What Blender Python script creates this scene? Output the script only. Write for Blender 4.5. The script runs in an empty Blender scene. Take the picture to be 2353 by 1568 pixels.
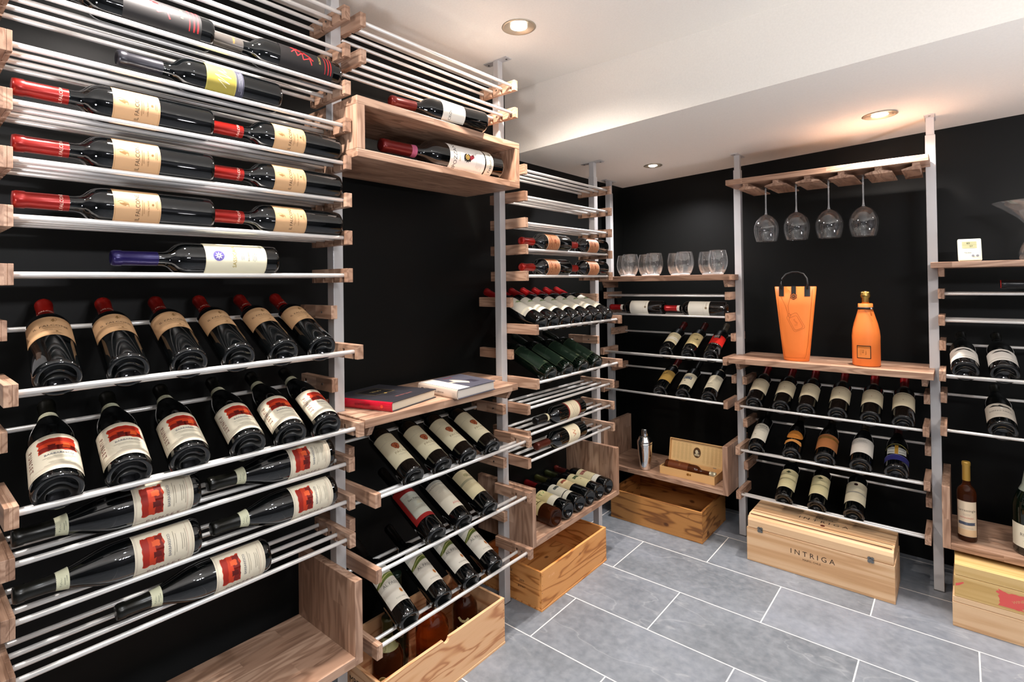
import bpy, bmesh, math, random
from mathutils import Vector, Matrix
random.seed(7)
SC = bpy.context.scene
COL = SC.collection
PI = math.pi

# ------------------------------------------------------------------ camera
def rad(a): return math.radians(a)
yaw, pitch, roll = rad(130.889), rad(0.504), rad(-0.761)
fwd = Vector((math.cos(yaw)*math.cos(pitch), math.sin(yaw)*math.cos(pitch), math.sin(pitch)))
r0 = fwd.cross(Vector((0, 0, 1))).normalized(); u0 = r0.cross(fwd)
rr = math.cos(roll)*r0 + math.sin(roll)*u0; uu = -math.sin(roll)*r0 + math.cos(roll)*u0
cam = bpy.data.cameras.new('camera'); camo = bpy.data.objects.new('camera', cam); COL.objects.link(camo)
M = Matrix((rr, uu, -fwd)).transposed().to_4x4(); M.translation = Vector((0, 0, 1.2746))
camo.matrix_world = M
cam.sensor_width = 36; cam.lens = 36*1225.6/2353
cam.shift_x = (1176.5-1143.1)/2353; cam.shift_y = (640.4-784)/2353
cam.clip_start = 0.02
SC.camera = camo

# ------------------------------------------------------------------ world, colour management
w = bpy.data.worlds.new('world'); SC.world = w; w.use_nodes = True
w.node_tree.nodes['Background'].inputs[0].default_value = (0.5, 0.52, 0.56, 1)
w.node_tree.nodes['Background'].inputs[1].default_value = 0.0
SC.view_settings.view_transform = 'Standard'; SC.view_settings.look = 'None'
SC.view_settings.exposure = 0.7; SC.view_settings.gamma = 1.0; SC.view_settings.use_curve_mapping = False

# ------------------------------------------------------------------ lamps (recessed downlights, ring fixture, added fill downlights and uplighters)
ZC, YB = 2.17, 1.93                     # high ceiling, y of the dropped part
def soffit_z(x): return 1.873+(x+1.55)*0.041
LIGHTS = [(-1.15, 1.46, 2.17, 52, (1, .87, .77)), (-1.15, 0.42, 2.17, 62, (1, .92, .87)), (-1.15, -0.60, 2.17, 30, (1, .92, .87)),
          (-1.215, 2.67, None, 48, (.98, .95, .96)), (-0.230, 2.608, None, 54, (1, .90, .83)), (0.75, 2.66, None, 50, (.97, .95, .97)),
          (0.80, 1.30, 2.17, 16, (.88, .94, 1)), (-0.25, 0.60, 2.17, 26, (.88, .94, 1)), (0.80, 0.20, 2.17, 14, (.88, .94, 1))]  # this row: unseen downlights added as general fill for the room
for i, (x, y, z, p, c) in enumerate(LIGHTS):
    z = soffit_z(x) if z is None else z
    l = bpy.data.lights.new('downlight_beam', 'SPOT'); l.energy = p; l.color = c
    l.spot_size = rad(150); l.spot_blend = 0.9; l.shadow_soft_size = 0.028
    o = bpy.data.objects.new('downlight_beam', l); COL.objects.link(o); o.location = (x, y, z-0.012)
FIX = (0.62, 0.55, 1.62)
for k in range(8):
    a = k*PI/4
    l = bpy.data.lights.new('bulb_light', 'POINT'); l.energy = 3.0; l.color = (.98, .97, 1); l.shadow_soft_size = 0.014
    o = bpy.data.objects.new('bulb_light', l); COL.objects.link(o)
    o.location = (FIX[0]+.17*math.cos(a), FIX[1]+.17*math.sin(a), FIX[2])

UPLS = [((-0.12, -0.80, 0.95), 80), ((1.25, 1.62, 0.95), 62)]      # two unseen floor-standing uplighters, added to brighten ceiling and soffit
for p_, e_ in UPLS:
    l = bpy.data.lights.new('fill_uplight_beam', 'SPOT'); l.energy = e_; l.color = (.98, .96, 1); l.spot_size = rad(168); l.spot_blend = .5; l.shadow_soft_size = .11
    o = bpy.data.objects.new('fill_uplight_beam', l); COL.objects.link(o); o.location = p_; o.rotation_euler = (PI, 0, 0)

# ------------------------------------------------------------------ materials
MATS = {}
def srgb(h):
    if isinstance(h, tuple): return h
    v = [int(h[i:i+2], 16)/255 for i in (0, 2, 4)]
    return tuple(a/12.92 if a <= .04045 else ((a+.055)/1.055)**2.4 for a in v)
def newmat(name):
    m = bpy.data.materials.new(name); m.use_nodes = True
    return m, m.node_tree, m.node_tree.nodes, m.node_tree.links, m.node_tree.nodes['Principled BSDF']
def plain(col, rough=.5, metal=0, name='paint', spec=.5, coat=0):
    key = (col, rough, metal, name, spec, coat)
    if key in MATS: return MATS[key]
    m, t, N, L, b = newmat(name)
    b.inputs['Base Color'].default_value = (*srgb(col), 1); b.inputs['Roughness'].default_value = rough
    b.inputs['Metallic'].default_value = metal; b.inputs['Specular IOR Level'].default_value = spec
    b.inputs['Coat Weight'].default_value = coat; b.inputs['Coat Roughness'].default_value = .05
    MATS[key] = m; return m
def paper(col): return plain(col, .55, 0, 'paper', .3)
def foil(col): return plain(col, .28, .35, 'foil', .6)
def nn(N, typ, **kw):
    n = N.new(typ)
    for k, v in kw.items(): setattr(n, k, v)
    return n
def math_(N, L, op, a, b=None, c=None):
    n = N.new('ShaderNodeMath'); n.operation = op
    for i, v in enumerate((a, b, c)):
        if v is None: continue
        if isinstance(v, (int, float)): n.inputs[i].default_value = v
        else: L.new(v, n.inputs[i])
    return n.outputs[0]
def ramp(N, L, fac, stops):
    r = N.new('ShaderNodeValToRGB'); e = r.color_ramp.elements
    while len(e) > 1: e.remove(e[-1])
    for i, (p, c) in enumerate(stops):
        el = e[0] if i == 0 else e.new(p)
        el.position = p; el.color = (*srgb(c), 1)
    L.new(fac, r.inputs[0]); return r.outputs[0]
def mixc(N, L, fac, a, b, mode='MIX'):
    n = N.new('ShaderNodeMix'); n.data_type = 'RGBA'; n.blend_type = mode
    if isinstance(fac, (int, float)): n.inputs[0].default_value = fac
    else: L.new(fac, n.inputs[0])
    for i, v in ((6, a), (7, b)):
        if isinstance(v, tuple): n.inputs[i].default_value = (*v, 1) if len(v) == 3 else v
        else: L.new(v, n.inputs[i])
    return n.outputs[2]
def wood(axis, dark='80604c', mid='a5826b', light='c8a68d', stave=0.055, knots=False, name='walnut', rough=.42, rings=1.0, gs=2.2):
    key = ('wood', axis, dark, mid, light, stave, knots, name); solid = stave > .5
    if key in MATS: return MATS[key]
    m, t, N, L, b = newmat(name)
    tc = N.new('ShaderNodeTexCoord'); oi = N.new('ShaderNodeObjectInfo')
    sep = N.new('ShaderNodeSeparateXYZ'); L.new(tc.outputs['Object'], sep.inputs[0])
    o = sep.outputs; g = o[axis]; p1 = o[(axis+1) % 3]; p2 = o[(axis+2) % 3]
    # staves: strips glued side by side
    s1 = math_(N, L, 'FLOOR', math_(N, L, 'DIVIDE', math_(N, L, 'ADD', p1, .013), stave))
    s2 = math_(N, L, 'FLOOR', math_(N, L, 'DIVIDE', math_(N, L, 'ADD', p2, .021), stave))
    g2 = math_(N, L, 'FLOOR', math_(N, L, 'ADD', math_(N, L, 'DIVIDE', g, .34), math_(N, L, 'MULTIPLY', math_(N, L, 'ADD', s1, s2), .37)))
    if solid: g2 = s1
    cv = N.new('ShaderNodeCombineXYZ'); L.new(s1, cv.inputs[0]); L.new(s2, cv.inputs[1]); L.new(g2, cv.inputs[2])
    wn = nn(N, 'ShaderNodeTexWhiteNoise', noise_dimensions='4D'); L.new(cv.outputs[0], wn.inputs['Vector']); L.new(oi.outputs['Random'], wn.inputs['W'])
    rnd = wn.outputs['Value']
    cg = N.new('ShaderNodeCombineXYZ')
    L.new(math_(N, L, 'ADD', math_(N, L, 'MULTIPLY', g, gs), math_(N, L, 'MULTIPLY', rnd, 9 if not solid else .5)), cg.inputs[0])
    L.new(math_(N, L, 'MULTIPLY', p1, 16), cg.inputs[1]); L.new(math_(N, L, 'MULTIPLY', p2, 16), cg.inputs[2])
    n1 = nn(N, 'ShaderNodeTexNoise', noise_dimensions='4D'); n1.inputs['Scale'].default_value = 1.0
    n1.inputs['Detail'].default_value = 2; n1.inputs['Distortion'].default_value = .6
    L.new(cg.outputs[0], n1.inputs['Vector']); L.new(math_(N, L, 'MULTIPLY', oi.outputs['Random'], 17), n1.inputs['W'])
    ring = math_(N, L, 'SINE', math_(N, L, 'MULTIPLY', n1.outputs['Fac'], 60*rings))
    ring = math_(N, L, 'MULTIPLY_ADD', ring, .5, .5)
    cf = N.new('ShaderNodeCombineXYZ')
    L.new(math_(N, L, 'MULTIPLY', g, 14), cf.inputs[0]); L.new(math_(N, L, 'MULTIPLY', p1, 500), cf.inputs[1]); L.new(math_(N, L, 'MULTIPLY', p2, 500), cf.inputs[2])
    n2 = N.new('ShaderNodeTexNoise'); n2.inputs['Scale'].default_value = 1; n2.inputs['Detail'].default_value = 3
    L.new(cf.outputs[0], n2.inputs['Vector'])
    f = math_(N, L, 'ADD', math_(N, L, 'MULTIPLY', math_(N, L, 'POWER', ring, 2.0 if not knots else 5.0), .42 if not knots else .62), math_(N, L, 'MULTIPLY', n2.outputs['Fac'], .30))
    f = math_(N, L, 'ADD', f, math_(N, L, 'MULTIPLY', rnd, .42 if not solid else .04))
    col = ramp(N, L, f, [(0.08, light), (0.5, mid), (0.98, dark)])
    if knots:
        vo = nn(N, 'ShaderNodeTexVoronoi', feature='F1'); ck = N.new('ShaderNodeCombineXYZ')
        L.new(math_(N, L, 'MULTIPLY', g, 5.5), ck.inputs[0]); L.new(math_(N, L, 'MULTIPLY', p1, 9), ck.inputs[1]); L.new(math_(N, L, 'MULTIPLY', p2, 9), ck.inputs[2])
        L.new(ck.outputs[0], vo.inputs['Vector']); vo.inputs['Scale'].default_value = 1.0
        k = ramp(N, L, vo.outputs['Distance'], [(0, '2a1206'), (.05, '6e3c1c'), (.10, 'ffffff')])
        col = mixc(N, L, .8, col, k, 'MULTIPLY')
    L.new(col, b.inputs['Base Color']); b.inputs['Roughness'].default_value = rough
    bp = N.new('ShaderNodeBump'); bp.inputs['Strength'].default_value = .12; bp.inputs['Distance'].default_value = .0008
    L.new(n2.outputs['Fac'], bp.inputs['Height']); L.new(bp.outputs[0], b.inputs['Normal'])
    MATS[key] = m; return m
def walnut(axis): return wood(axis)
PINE = dict(stave=.9, knots=True, name='pine', rough=.5, rings=.55)
def pine(axis, tone='peach', knots=True):
    t = {'peach': ('a8643c', 'd8a070', 'e8b98c'), 'orange': ('8a4a18', 'c98543', 'dd9d5c'), 'brown': ('5c3212', 'a06a35', 'bb8448'),
         'pale': ('b08052', 'd2a67a', 'e6c49c'), 'yellow': ('a0783c', 'cda868', 'dcbc82')}[tone]
    d = dict(PINE); d['knots'] = knots; d['name'] = 'pine_'+tone
    if not knots: d['gs'] = .45; d['rings'] = .5
    return wood(axis, t[0], t[1], t[2], **d)
def metal_mat(col, rough, name, streak=0):
    m, t, N, L, b = newmat(name)
    b.inputs['Base Color'].default_value = (*srgb(col), 1); b.inputs['Metallic'].default_value = 1.0; b.inputs['Roughness'].default_value = rough
    if streak:
        tc = N.new('ShaderNodeTexCoord'); mp = N.new('ShaderNodeMapping'); mp.inputs['Scale'].default_value = (400, 400, 4)
        n = N.new('ShaderNodeTexNoise'); n.inputs['Scale'].default_value = 1
        L.new(tc.outputs['Object'], mp.inputs[0]); L.new(mp.outputs[0], n.inputs['Vector'])
        L.new(math_(N, L, 'MULTIPLY_ADD', n.outputs['Fac'], .2, rough-.1), b.inputs['Roughness'])
    return m
ROD = metal_mat('f0eeea', .33, 'aluminium_rod'); ROD.node_tree.nodes['Principled BSDF'].inputs['Metallic'].default_value = .45
POST = metal_mat('c9c8c8', .42, 'brushed_aluminium', 1); POST.node_tree.nodes['Principled BSDF'].inputs['Metallic'].default_value = .35
CHROME = metal_mat('e8e8e8', .06, 'chrome'); STEEL = metal_mat('8a8a88', .3, 'steel'); BRASSY = metal_mat('caa45a', .3, 'gold_foil')
DGLASS = plain((.0016, .002, .0022), .03, 0, 'dark_glass', .6, .3)
GGLASS = plain((.0018, .0055, .0028), .03, 0, 'green_glass', .6, .3)
def tinted(name, col, trans=.85):
    m, t, N, L, b = newmat(name)
    b.inputs['Base Color'].default_value = (*col, 1); b.inputs['Transmission Weight'].default_value = trans
    b.inputs['Roughness'].default_value = .02; b.inputs['IOR'].default_value = 1.3
    return m
AMBER = tinted('amber_glass', (.45, .10, .015), .9); AMBERD = tinted('dark_amber_glass', (.14, .035, .01), .8)
def thin_glass():
    m, t, N, L, b = newmat('clear_glass'); N.remove(b)
    out = N['Material Output']
    tr = N.new('ShaderNodeBsdfTransparent'); tr.inputs[0].default_value = (.97, .975, .975, 1)
    gl = N.new('ShaderNodeBsdfGlossy'); gl.inputs['Roughness'].default_value = .02; gl.inputs[0].default_value = (1, 1, 1, 1)
    lw = N.new('ShaderNodeLayerWeight'); lw.inputs['Blend'].default_value = .28
    f = math_(N, L, 'MULTIPLY_ADD', math_(N, L, 'POWER', lw.outputs['Facing'], 2.0), .75, .05)
    mx = N.new('ShaderNodeMixShader'); L.new(f, mx.inputs[0]); L.new(tr.outputs[0], mx.inputs[1]); L.new(gl.outputs[0], mx.inputs[2])
    df = N.new('ShaderNodeBsdfTranslucent'); df.inputs[0].default_value = (.9, .9, .9, 1)
    m2 = N.new('ShaderNodeMixShader'); m2.inputs[0].default_value = .018
    L.new(mx.outputs[0], m2.inputs[1]); L.new(df.outputs[0], m2.inputs[2]); L.new(m2.outputs[0], out.inputs[0])
    return m
CLEAR = thin_glass()
def glass_base():
    m, t, N, L, b = newmat('thick_glass')
    b.inputs['Base Color'].default_value = (.95, .95, .95, 1); b.inputs['Transmission Weight'].default_value = .75; b.inputs['Roughness'].default_value = .05
    return m
THICK = glass_base()
def emis(name, col, s):
    m, t, N, L, b = newmat(name)
    b.inputs['Emission Color'].default_value = (*col, 1); b.inputs['Emission Strength'].default_value = s; return m
def wall_mat(name, col, rough, spec=.5):
    m, t, N, L, b = newmat(name)
    tc = N.new('ShaderNodeTexCoord'); n = N.new('ShaderNodeTexNoise'); n.inputs['Scale'].default_value = 160; n.inputs['Detail'].default_value = 3
    L.new(tc.outputs['Object'], n.inputs['Vector'])
    c = srgb(col)
    L.new(mixc(N, L, n.outputs['Fac'], tuple(v*.94 for v in c), tuple(v*1.06 for v in c)), b.inputs['Base Color'])
    bp = N.new('ShaderNodeBump'); bp.inputs['Strength'].default_value = .15; bp.inputs['Distance'].default_value = .0006
    L.new(n.outputs['Fac'], bp.inputs['Height']); L.new(bp.outputs[0], b.inputs['Normal'])
    b.inputs['Roughness'].default_value = rough; b.inputs['Specular IOR Level'].default_value = spec; return m
BLACKW = wall_mat('black_wall_paint', '090a09', .45, .18); WHITE = wall_mat('white_ceiling_paint', 'e6e2da', .8); GREYW = wall_mat('light_wall_paint', '505054', .7)
def slate():
    m, t, N, L, b = newmat('slate_tiles')
    tc = N.new('ShaderNodeTexCoord'); mp = N.new('ShaderNodeMapping')
    L.new(tc.outputs['Object'], mp.inputs[0])
    mp.inputs['Location'].default_value = (1.189, -2.4395+.304*20, 0)   # joints run on a 0.61 x 0.304 m grid
    br = N.new('ShaderNodeTexBrick'); L.new(mp.outputs[0], br.inputs['Vector'])
    br.offset = .5; br.offset_frequency = 2; br.squash = 1
    br.inputs['Scale'].default_value = 1; br.inputs['Brick Width'].default_value = .61; br.inputs['Row Height'].default_value = .304
    br.inputs['Mortar Size'].default_value = .0022; br.inputs['Mortar Smooth'].default_value = .1
    br.inputs['Color1'].default_value = (0, 0, 0, 1); br.inputs['Color2'].default_value = (1, 1, 1, 1); br.inputs['Mortar'].default_value = (.5, .5, .5, 1)
    tile = br.outputs['Color']; mort = br.outputs['Fac']
    def noise(scale, det, dist, off=None, sc=(1, 1, 1)):
        mm = N.new('ShaderNodeMapping'); mm.inputs['Scale'].default_value = sc; L.new(tc.outputs['Object'], mm.inputs[0])
        ad = N.new('ShaderNodeVectorMath'); ad.operation = 'ADD'; L.new(mm.outputs[0], ad.inputs[0])
        sc2 = N.new('ShaderNodeVectorMath'); sc2.operation = 'SCALE'; L.new(tile, sc2.inputs[0]); sc2.inputs['Scale'].default_value = 7.0
        L.new(sc2.outputs[0], ad.inputs[1])
        n = N.new('ShaderNodeTexNoise'); n.inputs['Scale'].default_value = scale; n.inputs['Detail'].default_value = det; n.inputs['Distortion'].default_value = dist
        L.new(ad.outputs[0], n.inputs['Vector']); return n.outputs['Fac']
    big = noise(2.2, 5, .35, None, (1.0, 1.7, 1)); fine = noise(38, 6, .2); vein = noise(1.5, 4, .45, None, (1.0, 2.1, 1)); cloud = noise(6, 8, .4)
    base = ramp(N, L, math_(N, L, 'ADD', math_(N, L, 'MULTIPLY', big, .6), math_(N, L, 'MULTIPLY', cloud, .4)), [(.32, '50575f'), (.5, '6a7179'), (.68, '848b96')])
    tint = mixc(N, L, .35, base, mixc(N, L, tile, (.13, .145, .155), (.27, .285, .33)))
    tint = mixc(N, L, .25, tint, ramp(N, L, fine, [(.3, '5c5f62'), (.7, 'a2a4a6')]))
    ln = math_(N, L, 'ABSOLUTE', math_(N, L, 'SUBTRACT', vein, .5))
    veins = ramp(N, L, ln, [(0, 'ffffff'), (.0035, '888888'), (.009, '000000')])
    ln2 = math_(N, L, 'ABSOLUTE', math_(N, L, 'SUBTRACT', big, .56))
    veins2 = ramp(N, L, ln2, [(0, '999999'), (.003, '333333'), (.007, '000000')])
    sepv = math_(N, L, 'MULTIPLY', math_(N, L, 'ADD', veins, math_(N, L, 'MULTIPLY', veins2, .5)), math_(N, L, 'MULTIPLY_ADD', cloud, 1.2, -.25))
    c2 = mixc(N, L, math_(N, L, 'MULTIPLY', sepv, .6), tint, srgb('b4b6b6'))
    c3 = mixc(N, L, mort, c2, srgb('e2ddd6'))
    L.new(c3, b.inputs['Base Color'])
    L.new(math_(N, L, 'MULTIPLY_ADD', fine, .25, .34), b.inputs['Roughness'])
    bp = N.new('ShaderNodeBump'); bp.inputs['Strength'].default_value = .35; bp.inputs['Distance'].default_value = .002
    hh = math_(N, L, 'ADD', math_(N, L, 'MULTIPLY', cloud, .8), math_(N, L, 'MULTIPLY', fine, .35))
    hh = math_(N, L, 'SUBTRACT', hh, math_(N, L, 'MULTIPLY', mort, .6))
    L.new(hh, bp.inputs['Height']); L.new(bp.outputs[0], b.inputs['Normal'])
    return m

# ------------------------------------------------------------------ mesh helpers
def tobj(name, bm, mats, parent=None, loc=None, smooth=False, bevel=0, auto=False):
    """link bm (built in world coordinates) as one mesh object whose origin is loc, or its parent's place"""
    if loc is None: loc = parent_world(parent) if parent else Vector((0, 0, 0))
    loc = Vector(loc)
    bmesh.ops.translate(bm, verts=bm.verts, vec=-loc)
    bmesh.ops.recalc_face_normals(bm, faces=bm.faces)
    me = bpy.data.meshes.new(name); bm.to_mesh(me); bm.free()
    for m in (mats if isinstance(mats, (list, tuple)) else [mats]): me.materials.append(m)
    o = bpy.data.objects.new(name, me); COL.objects.link(o)
    if smooth:
        for p in me.polygons: p.use_smooth = True
        if auto:
            try: me.set_sharp_from_angle(angle=rad(40))
            except Exception: pass
    if parent is not None:
        o.parent = parent; o.location = loc-parent_world(parent)
    else: o.location = loc
    if bevel:
        b = o.modifiers.new('bevel', 'BEVEL'); b.width = bevel; b.segments = 2; b.limit_method = 'ANGLE'
    return o
def parent_world(o):
    v = Vector(o.location)
    while o.parent is not None:
        o = o.parent; v = v+Vector(o.location)
    return v
def thing(name, label, cat, loc, group=None):
    o = bpy.data.objects.new(name, None); COL.objects.link(o); o.location = loc; o.empty_display_size = .05
    return tag(o, label, cat, group)
def tag(o, label, cat, group=None):
    o['label'] = label; o['category'] = cat
    if group: o['group'] = group
    return o
def struct(o): o['kind'] = 'structure'; return o
def box(bm, x0, y0, z0, x1, y1, z1, mi=0):
    vs = [bm.verts.new((x, y, z)) for x in (x0, x1) for y in (y0, y1) for z in (z0, z1)]
    for f in ((0, 1, 3, 2), (4, 6, 7, 5), (0, 4, 5, 1), (2, 3, 7, 6), (0, 2, 6, 4), (1, 5, 7, 3)):
        fc = bm.faces.new([vs[i] for i in f]); fc.material_index = mi
def boxes(*bs):
    bm = bmesh.new()
    for b in bs: box(bm, *b)
    return bm
def prism(bm, pts, h0, h1, axis=2, mi=0):
    """extrude polygon pts along axis between h0 and h1"""
    def P(a, b, h): return {2: (a, b, h), 1: (a, h, b), 0: (h, a, b)}[axis]
    A = [bm.verts.new(P(a, b, h0)) for a, b in pts]; B = [bm.verts.new(P(a, b, h1)) for a, b in pts]
    n = len(pts)
    f = [bm.faces.new(A), bm.faces.new(B)] + [bm.faces.new((A[i], A[(i+1) % n], B[(i+1) % n], B[i])) for i in range(n)]
    for q in f: q.material_index = mi
def cyl(bm, a, b, r, n=16, mi=0, r2=None):
    a, b = Vector(a), Vector(b); d = (b-a).normalized()
    s = d.orthogonal().normalized(); t = d.cross(s); r2 = r if r2 is None else r2
    A = [bm.verts.new(a+r*(math.cos(2*PI*k/n)*s+math.sin(2*PI*k/n)*t)) for k in range(n)]
    B = [bm.verts.new(b+r2*(math.cos(2*PI*k/n)*s+math.sin(2*PI*k/n)*t)) for k in range(n)]
    fs = [bm.faces.new((A[k], A[(k+1) % n], B[(k+1) % n], B[k])) for k in range(n)] + [bm.faces.new(A[::-1]), bm.faces.new(B)]
    for f in fs: f.material_index = mi
def tube(bm, pts, r, n=10, mi=0, closed=False):
    pts = [Vector(p) for p in pts]; rings = []
    for i, p in enumerate(pts):
        d = (pts[min(i+1, len(pts)-1)]-pts[max(i-1, 0)]).normalized()
        s = d.cross(Vector((.31, .22, .93))).normalized(); t = d.cross(s)
        rings.append([bm.verts.new(p+r*(math.cos(2*PI*k/n)*s+math.sin(2*PI*k/n)*t)) for k in range(n)])
    for a, b in zip(rings, rings[1:]):
        for k in range(n): bm.faces.new((a[k], a[(k+1) % n], b[(k+1) % n], b[k])).material_index = mi
    bm.faces.new(rings[0][::-1]).material_index = mi; bm.faces.new(rings[-1]).material_index = mi
def lathe(bm, prof, n=36, mi=0, c=(0, 0, 0)):
    c = Vector(c); rings = []
    for r, z in prof:
        if r < 1e-6: rings.append([bm.verts.new(c+Vector((0, 0, z)))])
        else: rings.append([bm.verts.new(c+Vector((r*math.cos(2*PI*k/n), r*math.sin(2*PI*k/n), z))) for k in range(n)])
    for a, b in zip(rings, rings[1:]):
        for k in range(n):
            k2 = (k+1) % n
            if len(a) == 1 and len(b) == 1: continue
            if len(a) == 1: f = bm.faces.new((a[0], b[k2], b[k]))
            elif len(b) == 1: f = bm.faces.new((a[k], a[k2], b[0]))
            else: f = bm.faces.new((a[k], a[k2], b[k2], b[k]))
            f.material_index = mi
# ---- flat artwork (labels, print) laid on a surface
def text_mesh(s, size):
    cu = bpy.data.curves.new('t', 'FONT'); cu.body = s; cu.size = size; cu.align_x = 'CENTER'; cu.align_y = 'CENTER'; cu.resolution_u = 2
    ob = bpy.data.objects.new('t', cu); COL.objects.link(ob)
    me = bpy.data.meshes.new_from_object(ob); bpy.data.objects.remove(ob); bpy.data.curves.remove(cu)
    return me
def art(items, place, mats, curved=4.0, bold=0):
    """items in millimetres (u right, v up) -> bmesh; place(u, v, lift) maps metres onto the surface"""
    bm = bmesh.new()
    def mi(col):
        m = paper(col) if not isinstance(col, bpy.types.Material) else col
        if m not in mats: mats.append(m)
        return mats.index(m)
    lift = [0]
    def add(b2, col):
        if curved:
            us = [v.co.x for v in b2.verts]
            if us:
                k = math.floor(min(us)/curved)
                while k*curved < max(us):
                    bmesh.ops.bisect_plane(b2, geom=b2.verts[:]+b2.edges[:]+b2.faces[:], plane_co=(k*curved, 0, 0), plane_no=(1, 0, 0)); k += 1
        i = mi(col); vm = {}
        for v in b2.verts: vm[v] = bm.verts.new(place(v.co.x/1000, v.co.y/1000, lift[0]))
        for f in b2.faces:
            try: bm.faces.new([vm[v] for v in f.verts]).material_index = i
            except ValueError: pass
        b2.free()
    def poly(pts, col):
        b2 = bmesh.new(); b2.faces.new([b2.verts.new((a, b, 0)) for a, b in pts]); bmesh.ops.triangulate(b2, faces=b2.faces); add(b2, col)
    for it in items:
        k = it[0]
        if k == 'R': _, a, b, c, d, col = it; poly([(a, b), (c, b), (c, d), (a, d)], col)
        elif k == 'E':
            _, cu_, cv_, ru, rv, col = it; poly([(cu_+ru*math.cos(2*PI*j/20), cv_+rv*math.sin(2*PI*j/20)) for j in range(20)], col)
        elif k == 'P': poly(it[1], it[2])
        elif k == 'F':
            _, a, b, c, d, th, col = it
            for q in ((a, b, c, b+th), (a, d-th, c, d), (a, b, a+th, d), (c-th, b, c, d)): poly([(q[0], q[1]), (q[2], q[1]), (q[2], q[3]), (q[0], q[3])], col)
        elif k == 'L':    # small print as hair lines
            _, cu_, top, wd, dv, n, col = it
            rs = random.Random(int(top*7+wd))
            for j in range(n):
                h = wd*(.55+.45*rs.random())/2; y = top-j*dv
                poly([(cu_-h, y-.35), (cu_+h, y-.35), (cu_+h, y+.35), (cu_-h, y+.35)], col)
        elif k == 'T':
            _, s, cu_, cv_, size, col = it[:6]; rot = rad(it[6]) if len(it) > 6 else 0
            me = text_mesh(s, size); b2 = bmesh.new(); b2.from_mesh(me); bpy.data.meshes.remove(me)
            bmesh.ops.rotate(b2, verts=b2.verts, cent=(0, 0, 0), matrix=Matrix.Rotation(rot, 3, 'Z'))
            bmesh.ops.translate(b2, verts=b2.verts, vec=(cu_, cv_, 0)); add(b2, col)
        elif k == 'C':    # open stroke through points
            _, pts, th, col = it
            for (a, b), (c, d) in zip(pts, pts[1:]):
                l = math.hypot(c-a, d-b) or 1; nx, ny = -(d-b)/l*th/2, (c-a)/l*th/2
                poly([(a-nx, b-ny), (c-nx, d-ny), (c+nx, d+ny), (a+nx, b+ny)], col)
        lift[0] += .00006
    return bm
def ragged(a, b, c, d, n=9, amp=2, seed=1):
    r = random.Random(seed); P = []
    for i in range(n): P.append((a+(c-a)*i/n, b+r.uniform(-amp, amp)))
    for i in range(n): P.append((c+r.uniform(-amp, amp), b+(d-b)*i/n))
    for i in range(n): P.append((c-(c-a)*i/n, d+r.uniform(-amp*.5, amp*.5)))
    for i in range(n): P.append((a+r.uniform(-amp, amp), d-(d-b)*i/n))
    return P

# ------------------------------------------------------------------ room shell
def plane_obj(name, verts, mat):
    bm = bmesh.new(); bm.faces.new([bm.verts.new(v) for v in verts])
    me = bpy.data.meshes.new(name); bm.to_mesh(me); bm.free(); me.materials.append(mat)
    o = bpy.data.objects.new(name, me); COL.objects.link(o); return struct(o)
XL, XR, YF, YK = -1.612, 1.75, -1.7, 3.09
struct(tobj('floor', boxes((XL-.1, YF-.1, -.05, XR+.1, YK+.1, 0)), slate(), loc=(0, 0, 0)))
struct(tobj('wall_left', boxes((XL-.1, YF, 0, XL, YK+.1, 2.3)), BLACKW))
struct(tobj('wall_back', boxes((XL, YK, 0, XR, YK+.1, 2.3)), BLACKW))
struct(tobj('wall_right', boxes((XR, YF, 0, XR+.1, YK+.1, 2.3)), GREYW))
struct(tobj('wall_front', boxes((XL-.1, YF-.1, 0, XR+.1, YF, 2.3)), GREYW))
struct(tobj('ceiling', boxes((XL-.1, YF-.1, ZC, XR+.1, YB+.02, ZC+.15)), WHITE))
bm = bmesh.new(); prism(bm, [(XL-.0, soffit_z(XL)), (XR, soffit_z(XR)), (XR, ZC+.1), (XL-.0, ZC+.1)], YB, YK, axis=1)
struct(tobj('ceiling_soffit', bm, WHITE)).name = 'trim_1'

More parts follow.
